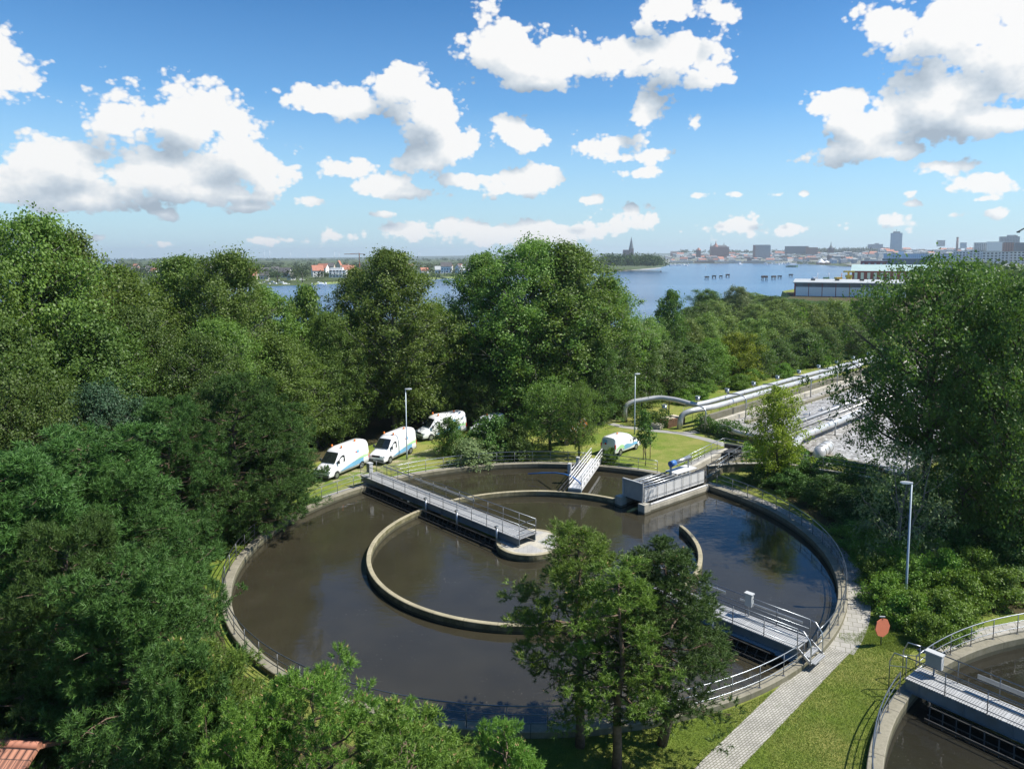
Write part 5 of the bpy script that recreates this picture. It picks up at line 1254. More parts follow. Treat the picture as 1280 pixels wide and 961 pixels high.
for px, py, h, w in ((1088, 700, 1.7, 2.6), (1096, 728, 1.8, 2.8), (1106, 756, 1.8, 2.7), (1128, 778, 1.7, 2.6), (1160, 802, 1.6, 2.6), (1120, 715, 2.1, 3.0), (1078, 672, 1.5, 2.4), (1185, 790, 1.6, 2.8)):
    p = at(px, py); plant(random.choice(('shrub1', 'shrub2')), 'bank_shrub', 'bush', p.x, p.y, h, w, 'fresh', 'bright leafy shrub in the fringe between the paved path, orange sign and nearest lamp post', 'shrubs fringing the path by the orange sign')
for x, y, h, w in ((-22.5, 50.5, 2.2, 3.4), (-23.8, 46.5, 2.4, 3.6), (-22.6, 43.0, 2.0, 3.2), (-24.5, 54.0, 2.4, 3.6), (-20.3, 38.4, 1.8, 3.0)):
    plant('shrub2', 'rim_shrub', 'bush', x, y, h, w, 'shrub', 'dark low shrub under the pines along the left rim of the large tank', 'shrubs under the pines at the left rim')

# pines
GN = 'dark pines massed at the left'
for k, px, yt, Y, w, mat, lab in (
    ('pine2', 292, 472, 50, 9.5, 'pine', 'dark pine whose crown hides the leftmost van'),
    ('pine1', 335, 508, 53.5, 8.2, 'pine', 'pine with low boughs reaching the tank rim in front of the leftmost van'),
    ('pine2', 208, 500, 46, 8.2, 'pine', 'pine with bare trunk beside the left rim of the large tank'),
    ('pine3', 190, 500, 53, 7, 'pine', 'dark pine behind the trunks at the left rim'),
    ('pine1', 88, 542, 33, 11.0, 'pine', 'largest foreground pine with a dense rounded top at the left'),
    ('pine2', 160, 592, 31.5, 8.0, 'pine', 'pine leaning over the left rim beside the largest foreground pine'),
    ('pine3', 10, 575, 27, 8.5, 'pine', 'pine cut by the left edge below the bluish tree'),
    ('pine2', 112, 650, 25.5, 7.6, 'pine', 'shaded pine in the lower left in front of the largest one'),
    ('pine1', 182, 698, 24, 7.4, 'pine', 'pine in the lower left with sprays over the tank railing'),
    ('pine3', 40, 712, 27.5, 6.0, 'pine', 'dark pine above the tiled roof'),
    ('young2', 272, 800, 20, 5.6, 'pine2', 'fresh green pine with pale shoot tips, left of the bright one at the bottom'),
    ('pine3', 232, 815, 18.6, 4.2, 'pine', 'dim pine at the bottom between the roof and the fresh green pines')):
    pxplant(k, 'pine_tree', 'pine', px, yt, Y, w, mat, lab, GN, bark_pine)
pxplant('young1', 'pine_tree', 'pine', 345, 868, 17.8, 5.0, 'pine2', 'bright green pine squeezed between the two fresh pines at the bottom left', None, bark_pine)
pxplant('young1', 'pine_tree', 'pine', 425, 852, 17.5, 6.2, 'pine2', 'bright green pine with pale shoot tips at the bottom, nearest of all', None, bark_pine)
pxplant('young2', 'pine_tree', 'pine', 530, 894, 17.2, 5.6, 'pine2', 'fresh pine tips poking up at the bottom edge beside the bright pine', None, bark_pine)
pxplant('young2', 'pine_tree', 'pine', 625, 928, 16.8, 3.6, 'pine2', 'single small pine leader at the bottom edge left of the three trunks', None, bark_pine)
for k, x, y, yt, w, mat, lab, pxx in (
    ('openpine1', 1.44, 28.19, 664, 6.6, 'pine2', 'left of the three pines before the tank, open crown with fresh green tips', 728),
    ('openpine3', 2.84, 26.82, 700, 4.6, 'pine2', 'middle of the three pines before the tank with the nearest grey trunk', 775),
    ('openpine2', 4.87, 28.29, 686, 6.4, 'pine', 'right of the three pines before the tank, darkest and densest crown', 836)):
    H = atd(pxx, yt, y).z
    plant(k, 'pine_tree', 'pine', x, y, H, w, mat, lab, 'three pines before the large tank', bark_pine)

# short grass on the near lawn, and a fringe along the path
def grass(name, poly, n, h, seed):
    rng = np.random.default_rng(seed); P = np.array(poly); lo = P.min(0); hi = P.max(0); q = rng.uniform(lo, hi, (n * 2, 2))
    ins = np.zeros(len(q), bool); j = len(P) - 1
    for i in range(len(P)):
        a, b = P[i], P[j]; c = ((a[1] > q[:, 1]) != (b[1] > q[:, 1])) & (q[:, 0] < (b[0]-a[0]) * (q[:, 1]-a[1]) / (b[1]-a[1] + 1e-12) + a[0]); ins ^= c; j = i
    q = q[ins]
    d1 = np.hypot(q[:, 0]-TC[0], q[:, 1]-TC[1]) > 20.35; d2 = np.hypot(q[:, 0]-KC[0], q[:, 1]-KC[1]) > 20.35
    q = q[d1 & d2]; path = np.array(PATH); keep = np.ones(len(q), bool)
    for a0, a1 in zip(path, path[1:]):
        L = np.linalg.norm(a1-a0); u = (a1-a0)/L; r = q - a0; t = r @ u; keep &= ~((np.abs(r @ np.array([-u[1], u[0]])) < .66) & (t > -.3) & (t < L + .1))
    q = q[keep]
    m = len(q); c = np.concatenate([q, np.zeros((m, 1))], 1); ang = rng.uniform(0, 6.283, m)
    w = np.stack([np.cos(ang), np.sin(ang), np.zeros(m)], 1) * .012; tip = c + np.stack([rng.normal(0, .035, m), rng.normal(0, .035, m), h * rng.uniform(.5, 1.3, m)], 1)
    me = fast_mesh(name, np.stack([c - w, c + w, tip], 1).reshape(-1, 3), 3, [LF_GRASS]); o = bpy.data.objects.new(name, me); COL.objects.link(o); o['kind'] = 'stuff'
LF_GRASS = leaf_mat('grass_blade', (0.140, 0.200, 0.036), (0.215, 0.265, 0.062), .3, .6, .2)
grass('grass', [(-8, 19), (14, 19), (18, 26), (18.8, 37.4), (15.6, 37.2), (10, 32), (-8, 31)], 230000, .06, 5)
grass('grass', [(18.6, 35.0), (22.3, 38.5), (20.4, 40.2), (17.6, 37.8), (16.4, 36.4)], 12000, .09, 6)
# ---------------------------------------------------------------- far shore, town, harbour
def px_x(px, py, Y): return atd(px, py, Y).x
FZ = -5.4
def fland(name, pts, z, mat, ridge=None):
    mb = MB(); mb.add([(x, y, z) for x, y in pts], [tuple(range(len(pts)))]); return struct(mb, name, mat)
# shorelines as land sheets a little above the water
def shore(pxs, far=9000):
    a = [at(px, py, -6.0) for px, py in pxs]
    return [(p.x, p.y) for p in a] + [(a[-1].x + (far - a[-1].y) * .45, far), (a[0].x - (far - a[0].y) * .9, far)]
left = [(150, 360), (300, 358.5), (345, 357.6), (395, 356), (430, 353.6), (470, 352), (520, 349.6), (560, 347.6), (610, 345.5), (660, 343.5), (700, 342), (745, 340.5), (757, 339.6), (790, 337.2), (818, 335), (829, 333.6), (832, 332.4), (836, 330.2), (870, 329.6), (930, 329.2), (985, 329.8), (1030, 331.5), (1062, 333.5)]
sl = [at(px, py, -6.0) for px, py in left]
mb = MB(); n = len(sl); vs = []
for p in sl:
    d = Vector((p.x, p.y, 0)).normalized(); rim = p.y
    for add, z in ((0, -6.3), (4, FZ), (600, -4.0), (2200, 2.0), (7000, 6.0)): q = Vector((p.x, p.y, 0)) + d * add; vs.append((q.x, q.y, z))
mb.add(vs, [(5*i+j, 5*i+5+j, 5*i+6+j, 5*i+1+j) for i in range(n-1) for j in range(4)]); struct(mb, 'far_shore', M['far_field'])
# the right bank: quay, yards and town ground joined to the works' own land
fland('quay_ground', [(142, 374), (520, 200), (2600, 500), (3200, 4200), (1700, 4200), (at(1062, 333.5, -6).x, at(1062, 333.5, -6).y), (700, 1200), (420, 760), (300, 640)], -3.0, M['far_city_ground'])
mb = MB()
for Y, pts in ((9000, [(-500, 330), (100, 326), (300, 323.5), (420, 322), (560, 320), (700, 318), (800, 316.5), (960, 317.5), (1100, 319), (1400, 317)]),):
    top = [atd(px, py, Y) for px, py in pts]; k = len(top)
    vs = [(p.x, p.y - 900, -8) for p in top] + [tuple(p) for p in top] + [(p.x, p.y + 900, -8) for p in top]
    mb.add(vs, [(i, i+1, k+i+1, k+i) for i in range(k-1)] + [(k+i, k+i+1, 2*k+i+1, 2*k+i) for i in range(k-1)])
struct(mb, 'hills', simple('wooded_hills', (0.045, 0.075, 0.03), .95, 0, .35, .01, kind=None))
mb = MB(); prof = ((780, 321.5), (850, 319.8), (960, 318.6), (1000, 317.4), (1060, 317.2), (1120, 317.5), (1200, 317), (1400, 316)); vs = []
for px, py in prof: vs += [(px_x(px, 328, 3280), 3280, -3.2), tuple(atd(px, py, 3990)), (px_x(px, 322, 5200), 5200, 0)]
mb.add(vs, [(3*i + j, 3*i + 3 + j, 3*i + 4 + j, 3*i + 1 + j) for i in range(len(prof) - 1) for j in range(2)]); struct(mb, 'town_hill', M['far_city_ground'])
mb = MB(); a = [at(px, py, -6) for px, py in [(752, 340.3), (770, 339.3), (800, 337.3), (826, 335.2)]]
for p, q in zip(a, a[1:]): mb.add([(p.x, p.y - 16, -5.8), (q.x, q.y - 16, -5.8), (q.x, q.y + 6, -5.2), (p.x, p.y + 6, -5.2)], [(0, 1, 2, 3)])
struct(mb, 'beach', M['sand'])
mb = MB(); a = [at(px, py, -6) for px, py in [(390, 356.5), (430, 354.0), (470, 352.3), (520, 350), (560, 348.2), (600, 346.2)]]
for p, q in zip(a, a[1:]): mb.add([(p.x, p.y - 7, -5.9), (q.x, q.y - 7, -5.9), (q.x, q.y + 14, -4.2), (p.x, p.y + 14, -4.2)], [(0, 1, 2, 3)])
struct(mb, 'reed_bank', M['reed'])

def tuft_cloud(rng, pos, hh, ww, per, size):
    """far trees: each a heap of coarse leaf clumps"""
    out = []
    for (x, y, z), h, w in zip(pos, hh, ww):
        u = unit(rng.normal(size=(per, 3))); r = rng.uniform(.55, 1.05, (per, 1)); u[:, 2] = np.abs(u[:, 2]) * 1.0 - .25
        lob = 1 + .25 * np.sin(3 * np.arctan2(u[:, 1:2], u[:, 0:1]) + rng.uniform(0, 6))
        c = np.array([x, y, z + h * .42]) + u * r * lob * np.array([w * .5, w * .5, h * .55])
        out.append(leaves(rng, c, u * 1.0 + np.array([0, 0, .3]), size * w, .8))
    return np.concatenate(out)
def stuff(name, v, mat):
    me = fast_mesh(name, v, 4, [mat]); o = bpy.data.objects.new(name, me); COL.objects.link(o); o['kind'] = 'stuff'; return o
LF['far'] = leaf_mat('far_foliage', (0.030, 0.055, 0.018), (0.080, 0.115, 0.040), .2, .7, .1)
def scatter(seed, n, pxr, Yr, hr, zf=lambda Y: FZ + 1, per=60, size=.13, name='far_wood', mat='far', wr=(.9, 1.4)):
    rng = np.random.default_rng(seed); pos = []; hh = []; ww = []
    for _ in range(n):
        Y = Yr[0] * (Yr[1] / Yr[0]) ** rng.random(); px = rng.uniform(*pxr); h = rng.uniform(*hr)
        pos.append((px_x(px, 330, Y), Y, zf(Y))); hh.append(h); ww.append(h * rng.uniform(*wr))
    return stuff(name, tuft_cloud(rng, pos, hh, ww, per, size), LF[mat])
scatter(31, 900, (-200, 760), (880, 2600), (10, 17), per=50)
scatter(32, 700, (-300, 760), (2400, 7000), (14, 24), lambda Y: 0, 36, .16)
scatter(33, 60, (120, 420), (740, 900), (9, 15), per=110)
scatter(34, 46, (400, 640), (800, 900), (6, 10), per=90)
scatter(35, 120, (752, 826), (1340, 1560), (30, 38), per=130, size=.11, name='island_wood', wr=(.7, 1.0))
scatter(36, 240, (850, 1300), (3900, 4100), (20, 34), lambda Y: 38, 50, .15)
scatter(41, 160, (985, 1115), (3850, 4000), (30, 44), lambda Y: 38, 60, .14)
scatter(42, 240, (835, 1120), (3320, 3900), (9, 15), lambda Y: -2 + (Y - 3300) * .064, 40, .16)
scatter(37, 70, (990, 1060), (2300, 3300), (8, 12), lambda Y: -3, 50, .15)
scatter(38, 150, (1225, 1400), (230, 420), (13, 24), lambda Y: -2, 260, .07, name='hill_wood', mat='broad')
scatter(39, 90, (640, 830), (2600, 3600), (12, 18), lambda Y: 0, 50, .15)

def house(X, Y, z, w, d, h, rh, wall, roof, label, group, rot=0.0, name='house', cat='house', parts=False):
    """gabled house: walls, pitched roof; close ones get windows"""
    b = MB(); b.box((0, 0, h/2), (w, d, h)); b.add([(-w/2, -d/2, h), (-w/2, d/2, h), (-w/2, 0, h + rh)], [(0, 1, 2)]); b.add([(w/2, -d/2, h), (w/2, d/2, h), (w/2, 0, h + rh)], [(0, 2, 1)])
    r = MB(); ov = .5; k = rh / (d/2)
    for s in (-1, 1):
        r.add([(-w/2 - ov, s*(d/2 + ov), h - ov*k), (w/2 + ov, s*(d/2 + ov), h - ov*k), (w/2 + ov, 0, h + rh + .05), (-w/2 - ov, 0, h + rh + .05),
               (-w/2 - ov, s*(d/2 + ov), h - ov*k + .3), (w/2 + ov, s*(d/2 + ov), h - ov*k + .3), (w/2 + ov, 0, h + rh + .35), (-w/2 - ov, 0, h + rh + .35)],
              [(0, 1, 2, 3), (7, 6, 5, 4), (0, 4, 5, 1), (1, 5, 6, 2), (3, 7, 4, 0)])
    if not parts:
        nb = len(r.v); b.add(r.v, r.f, 1); o = solo(b, name, [wall, roof], (X, Y, z), label, cat, group, rot); return o
    t = thing(name, label, cat, (X, Y, z), rot, group)
    b.build('wall', wall, t, world=False); ro = r.build('roof', roof, t, world=False)
    c = MB(); c.box((w*.2, d*.12, h + rh*.9), (.8, .8, 1.8)); c.build('chimney', M['brick'], ro, world=False)
    nw = max(2, int(w / 3.2))
    for fl in range(max(1, int(h / 3))):
        for i in range(nw):
            x = -w/2 + (i + .5) * w / nw; q = MB(); q.box((x, -d/2 - .03, 1.6 + 2.9*fl), (1.3, .1, 1.5)); q.build('window', M['glass'], t, world=False)
    q = MB(); q.add([(-.0, -d/2 - .04, 0), (1.0, -d/2 - .04, 0), (1.0, -d/2 - .04, 2.1), (0, -d/2 - .04, 2.1)], [(0, 1, 2, 3)]); q.build('door', M['bumper'], t, world=False)
    return t
def pxhouse(px, ybase, Y, wpx, hpx, rpx, wall, roof, label, group=None, rot=0.0, parts=True, d=None, name='house', cat='house'):
    z = atd(px, ybase, Y).z; u = Y / FPX
    return house(px_x(px, ybase, Y), Y, z, wpx*u, d or wpx*u*.8, hpx*u, rpx*u, M[wall], M[roof], label, group, rot, name, cat, parts)
GH = 'houses on the left far shore'
for a in ((316, 349, 760, 10, 5, 5, 'cream_wall', 'roof_red', 'cream house with orange roof, leftmost on the far shore', GH, .2),
          (331, 349, 780, 10, 5, 4, 'white_wall', 'roof_dark', 'white house with dark roof right of the leftmost orange roof', GH, .1),
          (357, 347, 800, 14, 6, 6, 'white_wall', 'roof_dark', 'grey roofed house between the two dark shore trees', GH, -.1),
          (364, 350, 770, 8, 4, 5, 'white_wall', 'roof_dark', 'small dark gabled house low by the shore', GH, 1.2),
          (397, 346, 790, 13, 8, 6, 'white_wall', 'roof_red', 'white villa with orange roof left of the white apartment block', GH, .5),
          (404, 341, 850, 12, 6, 5, 'white_wall', 'roof_red', 'red roofed house behind the orange roofed villa', GH, -.2),
          (412, 338, 900, 12, 5, 4, 'cream_wall', 'roof_dark', 'house with brown roof behind the white apartment block', GH, .1),
          (424, 335, 980, 6, 4, 5, 'cream_wall', 'roof_red', 'narrow red gable peeping over the white apartment block', GH, 1.5),
          (436, 343, 840, 14, 6, 5, 'cream_wall', 'roof_red', 'broad orange roofed house right of the white apartment block', GH, .1),
          (446, 348, 800, 12, 6, 5, 'white_wall', 'roof_red', 'orange roofed house with balconies, rightmost of the left group', GH, .35),
          (549, 342, 920, 10, 5, 4, 'white_wall', 'roof_grey', 'white house with pale roof left of the villa in the gap', GH, .2),
          (558, 341, 900, 13, 8, 5, 'white_wall', 'roof_dark', 'stepped white villa seen in the gap between poplars', GH, .1),
          (573, 342, 900, 8, 7, 4, 'white_wall', 'roof_dark', 'white house right of the villa in the gap', GH, 1.3),
          (583, 343, 890, 9, 5, 4, 'cream_wall', 'roof_grey', 'pale house at the right end of the gap between poplars', GH, .2)):
    pxhouse(*a)
GH2 = 'small houses half hidden by trees along the left far shore'
rng = np.random.default_rng(12)
for i in range(46):
    px = rng.choice([rng.uniform(130, 330), rng.uniform(330, 460), rng.uniform(460, 640)], p=[.35, .4, .25]); Yh = rng.uniform(900, 1700); yb = 322 + 26.0 / Yh * FPX - 1.0
    q = rng.random(); hh = pxhouse(px, yb, Yh, rng.uniform(7, 12) * 900 / Yh, rng.uniform(4, 7) * 900 / Yh, rng.uniform(3, 5) * 900 / Yh, 'white_wall' if q < .6 else 'cream_wall', 'roof_red' if rng.random() < .6 else 'roof_dark', 'small pale house half hidden among the trees of the left far shore', GH2, rng.uniform(-.5, .5), parts=False)
# white apartment block
bz = atd(423, 347, 780).z; u = 780 / FPX
AP = thing('apartment_block', 'white flat-roofed apartment block with dark windows among orange roofs', 'building', (px_x(423, 347, 780), 780, bz), .12)
mb = MB(); mb.box((0, 0, 4), (17.5, 12, 8)); mb.box((-1.5, 1, 9.3), (13, 9, 2.6)); mb.build('wall', M['white_wall'], AP, world=False)
for fl in range(3):
    for i in range(5):
        mb = MB(); mb.box((-6.8 + 3.4*i, -6.04, 1.7 + 2.7*fl), (1.8, .12, 1.5)); mb.build('window', M['glass'], AP, world=False)
for i in range(3): mb = MB(); mb.box((-5 + 4.6*i, -6.7, 4.2), (2.8, 1.4, 1.0)); mb.build('balcony', M['white_wall'], AP, world=False)
# dark shore trees
GT = 'dark round trees on the left far shore'
for px, yb, Y, h, w, lab in ((347, 354, 740, 14, 17, 'left of the two big dark trees on the far shore'), (378, 353, 745, 16, 18, 'right of the two big dark trees on the far shore, beside the boats')):
    rng = np.random.default_rng(px); t = thing('shore_tree', lab, 'tree', (px_x(px, yb, Y), Y, -5.4), 0, GT)
    v = np.concatenate([tuft_cloud(rng, [(rng.normal()*3.5, rng.normal()*3, rng.uniform(0, 4)) for _ in range(5)], [h*.8]*5, [w*.6]*5, 160, .09)])
    me = fast_mesh('crown', v, 4, [LF['far']]); o = bpy.data.objects.new('crown', me); COL.objects.link(o); o.parent = t
    mb = MB(); mb.tube([(0, 0, 0), (0, 0, h*.6)], .5, 8); mb.build('trunk', bark, t, world=False)

# boats
def boat_mesh(L, mast=0.0):
    mb = MB(); w = L * .3; st_ = [(-.5, .7, .0), (-.3, .95, 0), (0, 1, 0), (.3, .75, .04), (.5, .05, .12)]; vs = []
    for x, k, dz in st_: vs += [(x*L, -w/2*k*.7, -.1), (x*L, -w/2*k, L*.11 + dz*L*.5), (x*L, w/2*k, L*.11 + dz*L*.5), (x*L, w/2*k*.7, -.1)]
    n = len(st_); mb.add(vs, [(4*i+j, 4*i+(j+1) % 4, 4*i+4+(j+1) % 4, 4*i+4+j) for i in range(n-1) for j in range(4)] + [(0, 3, 2, 1), tuple(4*(n-1)+j for j in range(4))])
    mb.prism([(-.3*L, -w*.33), (.12*L, -w*.33), (.2*L, 0), (.12*L, w*.33), (-.3*L, w*.33)], L*.11, L*.24)
    mb.box((-.08*L, 0, L*.27), (L*.3, w*.5, L*.05))
    if mast: mb.tube([(.05*L, 0, L*.2), (.05*L, 0, mast)], .12, 5); mb.tube([(.05*L, 0, L*.33), (-.42*L, 0, L*.33)], .1, 5)
    return mb
GBt = 'small white boats moored at the left marina'
rng = np.random.default_rng(5)
for px, py in ((322, 352.5), (326, 355.5), (330, 354), (334, 352), (337, 356), (341, 354), (345, 356), (349, 352.5), (352, 354.5), (357, 356.3), (398, 355), (402, 356.2), (407, 356), (390, 356.6)):
    p = at(px, py, -6); solo(boat_mesh(rng.uniform(6, 9)), 'motor_boat', M['boat'], (p.x, p.y, -6), 'small white motor boat moored at the marina on the left far shore', 'boat', GBt, rng.uniform(0, 6))
p = at(397, 355.5, -6); 
for px, py, lab in ((449, 353, 'white sailing boat close to the reeds right of the marina'), (377, 351, 'sailing boat with mast before the right dark shore tree')):
    p = at(px, py, -6); solo(boat_mesh(8, 10), 'sailing_boat', M['boat'], (p.x, p.y, -6), lab, 'boat', None, .4)
GY = 'white yachts in the town marina'
for i in range(34):
    px = rng.uniform(957, 1008); py = rng.uniform(328.5, 331.3); p = at(px, py, -6)
    solo(boat_mesh(rng.uniform(12, 22), rng.uniform(15, 30)), 'yacht', M['boat'], (p.x, p.y, -6), 'white yacht with mast moored below the town on the far bank', 'boat', GY, rng.uniform(0, 6))
GY2 = 'boats along the jetty by the island wood'
for i in range(16):
    p = at(831 + i*1.9, 331 + (i % 3)*.6, -6); solo(boat_mesh(rng.uniform(10, 15), rng.uniform(12, 18)), 'yacht', M['boat'], (p.x, p.y, -6), 'white boat in the row of moorings right of the island wood', 'boat', GY2, rng.uniform(0, 6))
p = at(990, 334, -6); F = thing('ferry', 'white and green passenger ferry in front of the town marina', 'ferry', (p.x, p.y, -6), .1)
boat_mesh(34).build('hull', M['boat_green'], F, world=False); mb = MB(); mb.box((-1, 0, 7), (22, 8, 4)); mb.box((0, 0, 10.2), (12, 6, 2.4)); mb.build('superstructure', M['boat'], F, world=False)
p = at(925, 331, -6); solo(boat_mesh(24, 24), 'sailing_boat', M['boat'], (p.x, p.y, -6), 'sailing boat under way left of the town marina', 'boat', None, .6)
p = at(826, 340.3, -6); mb = MB(); mb.tube([(0, 0, -.5), (0, 0, 1.2), (0, 0, 3.5)], [1.2, 1.2, .3], 10)
solo(mb, 'buoy', M['dark'], (p.x, p.y, -6), 'dark buoy off the tip of the island wood', 'buoy')
p = at(882, 337, -6); mb = MB(); mb.tube([(0, 0, -.5), (0, 0, 9)], .4, 6); mb.box((0, 0, 8), (1.6, .3, 1.8))
solo(mb, 'channel_mark', M['mast'], (p.x, p.y, -6), 'thin pale channel mark standing in the open bay', 'beacon')
# mooring dolphins
def dolphin(px, py, s, lab):
    p = at(px, py, -6); t = thing('mooring_dolphin', lab, 'mooring dolphin', (p.x, p.y, -6), random.uniform(-.3, .3), 'dark mooring dolphins in the bay')
    for x in (-1, 1):
        for y in (-1, 1): mb = MB(); mb.tube([(x*1.9*s, y*1.6*s, -1), (x*1.6*s, y*1.3*s, 2.6*s)], .32*s, 8); mb.build('pile', M['dark'], t, world=False)
    mb = MB(); mb.box((0, 0, 3.1*s), (4.6*s, 3.8*s, 1.5*s)); mb.box((.3, 0, 4.0*s), (4.9*s, .3, .2)); mb.build('platform', M['rust'] if s > 1 else M['dark'], t, world=False)
for px, py, s, lab in ((883.5, 349.2, .95, 'first of the left four dark mooring dolphins'), (892.5, 348.2, 1.0, 'second of the left four dark mooring dolphins'), (901, 347.6, .85, 'third and smallest of the left four mooring dolphins'), (909.5, 346.6, 1.05, 'fourth of the left four mooring dolphins, furthest right'),
                       (955.5, 350.5, 1.35, 'largest mooring dolphin, first of the right four'), (967, 349.3, 1.1, 'second of the right four mooring dolphins'), (974.5, 348.3, .95, 'third of the right four mooring dolphins'), (988.5, 346.3, 1.0, 'single mooring dolphin nearest the grey hall')):
    dolphin(px, py, s, lab)

# works halls on the quay
z0 = -3.0
x0, x1 = px_x(993, 352, 378), px_x(1120, 352, 378); zt = atd(993, 352.6, 378).z
H1 = thing('grey_hall', 'long hall with white panelled wall, dark window band and grey roof by the bay', 'hall', (x0 + (x1 - x0)/2*math.cos(R(-21)), 378 + (x1 - x0)/2*math.sin(R(-21)), z0), R(-21))
W1 = x1 - x0; h1 = zt - z0
mb = MB(); mb.box((0, 20, h1/2), (W1, 40, h1 - .1)); mb.build('wall', M['red_wall'], H1, world=False)
mb = MB(); mb.add([(-W1/2 - .6, -.8, h1), (W1/2 + .6, -.8, h1), (W1/2 + .6, 24, h1 + 1.0), (-W1/2 - .6, 24, h1 + 1.0), (W1/2 + .6, 41, h1 + .6), (-W1/2 - .6, 41, h1 + .6)], [(0, 1, 2, 3), (3, 2, 4, 5)])
mb.box((0, -.8, h1 - .25), (W1 + 1.2, .2, .5)); ro = mb.build('roof', M['roof_grey'], H1, world=False)
for i in range(4): mb = MB(); mb.box((-W1/2 + 9 + 12*i, 12, h1 + 1.1), (2.2, 1.6, .8)); mb.build('roof_vent', M['dark'], ro, world=False)
nb = 8
for i in range(nb):
    xa = -W1/2 + .8 + (W1 - .9) * i / nb; wd = (W1 - .9) / nb - .35
    mb = MB(); mb.box((xa + wd/2, -.08, h1 * .54), (wd, .14, h1 * .45)); mb.build('wall_panel', M['far_wall'], H1, world=False)
    mb = MB(); mb.box((xa + wd/2, -.06, h1 * .87), (wd, .12, h1 * .19)); mb.build('window', M['fac_dark'], H1, world=False)
def pxbox(px0, px1, yt, yb, Y, depth, mat, label, name='building', cat='building', group=None, roof=None, rot=None, extra=None):
    rot = -math.atan2((px0 + px1)/2 - 640, FPX) * .8 if rot is None else rot
    xa, xb = px_x(px0, yt, Y), px_x(px1, yt, Y); zt, zb = atd(px0, yt, Y).z, atd(px0, yb, Y).z
    t = thing(name, label, cat, ((xa + xb)/2, Y, zb - 4), rot, group); w = xb - xa; h = zt - zb + 4
    mb = MB(); mb.box((0, depth/2, h/2), (w, depth, h)); mb.build('wall', mat, t, world=False)
    mb = MB(); mb.box((0, depth/2, h + .2), (w + .6, depth + .6, .7))
    if extra:
        for fx, fw, fh in extra: mb.box((fx*w, depth/2, h + fh/2), (fw*w, depth*.5, fh))
    mb.build('roof', roof or M['roof_grey'], t, world=False)
    return t
# hall 2: teal roof over red walls
Y2 = 590; xa, xb = px_x(1065, 340, Y2), px_x(1155, 340, Y2); ze = atd(1065, 338.6, Y2).z; zr = atd(1065, 332.6, Y2).z
H2 = thing('red_hall', 'red walled shed with pale teal roof and white windows on the quay', 'hall', (xa + (xb-xa)/2*math.cos(R(-26)), Y2 + (xb-xa)/2*math.sin(R(-26)), -3), R(-26)); w = xb - xa; h = ze + 3
mb = MB(); mb.box((0, 14, h/2), (w, 28, h)); mb.build('wall', M['red_wall'], H2, world=False)
mb = MB(); rr = max(1.5, zr - ze); mb.add([(-w/2 - 1, -1, h), (w/2 + 1, -1, h), (w/2 + 1, 14, h + rr*1.3), (-w/2 - 1, 14, h + rr*1.3), (w/2 + 1, 29, h), (-w/2 - 1, 29, h)], [(0, 1, 2, 3), (3, 2, 4, 5), (0, 3, 5), (1, 4, 2)]); mb.build('roof', M['roof_teal'], H2, world=False)
for i in range(12): mb = MB(); mb.box((-w/2 + 3 + i * (w - 6) / 11, -.06, h * .68), (2.2, .2, h * .42)); mb.build('window', M['far_wall'], H2, world=False)
pxbox(1078, 1108, 326.5, 333, 800, 20, M['fac_red'], 'low red brick office behind the teal roofed shed')
pxbox(1107, 1160, 323.5, 331, 900, 40, M['fac_dark'], 'long dark low building with overhanging flat roof behind the teal roofed shed', roof=M['roof_grey'])
pxbox(1180, 1236, 328, 344, 480, 25, M['fac_grid'], 'grey office block with a grid of dark windows behind the big tree')
pxbox(1106, 1126, 317.5, 324, 1300, 20, M['fac_blue'], 'low blue glass office at the foot of the hotel tower')
pxbox(1124, 1130, 314, 324, 1290, 14, M['far_wall'], 'slim pale stair tower beside the blue office')
pxbox(1130, 1158, 317.5, 324, 1250, 20, M['fac_blue'], 'blue grey office block right of the hotel tower')
GA = 'white apartment blocks on the right bank'
for k, (a, b, yt, yb, Y) in enumerate(((1158, 1176, 319, 325, 1100), (1177, 1193, 318, 327, 1000), (1194, 1214, 314, 325, 1050), (1214, 1230, 313.5, 327, 980), (1230, 1248, 314.5, 327, 900), (1249, 1266, 315, 326, 950), (1266, 1290, 314.5, 326, 900))):
    pxbox(a, b, yt, yb, Y, 16, M['fac_white'], 'white apartment block with dark windows, number %s from the left in the right bank row' % ('one', 'two', 'three', 'four', 'five', 'six', 'seven')[k], group=GA)
HT = pxbox(1114.5, 1127.5, 291.5, 318, 2500, 30, M['fac_blue'], 'tall glass hotel tower with rooftop mast on the right skyline', name='hotel_tower', cat='tower', extra=((0, .6, 6),))
mb = MB(); h_ = atd(1120, 291.5, 2500).z - atd(1120, 318, 2500).z + 4; mb.tube([(0, 15, h_), (0, 15, h_ + 14)], .5, 6); mb.build('mast', M['dark'], HT, world=False)
pxbox(1172, 1181, 300.5, 307, 3300, 20, M['fac_white'], 'small pale high-rise slab on the skyline left of the chimney', name='high_rise', cat='building')
CHM = thing('factory_chimney', 'dark brick chimney on the right skyline', 'chimney', (px_x(1196.5, 307, 2900), 2900, 10))
mb = MB(); zc = atd(1196.5, 296.5, 2900).z - 10; mb.tube([(0, 0, 0), (0, 0, zc)], [5.2, 3.8], 12); mb.build('shaft', M['brick'], CHM, world=False); mb = MB(); mb.tube([(0, 0, zc - 3), (0, 0, zc)], 4.4, 12); mb.build('rim', M['dark'], CHM, world=False)
pxbox(1252, 1273, 296, 306, 2000, 30, M['fac_grey'], 'stepped grey high-rise block at the right end of the skyline', name='high_rise', extra=((.1, .45, 5), (.3, .2, 4)))
pxbox(1256, 1272, 303, 316, 1700, 30, M['fac_brick'], 'banded brick and white building under the stepped high-rise')
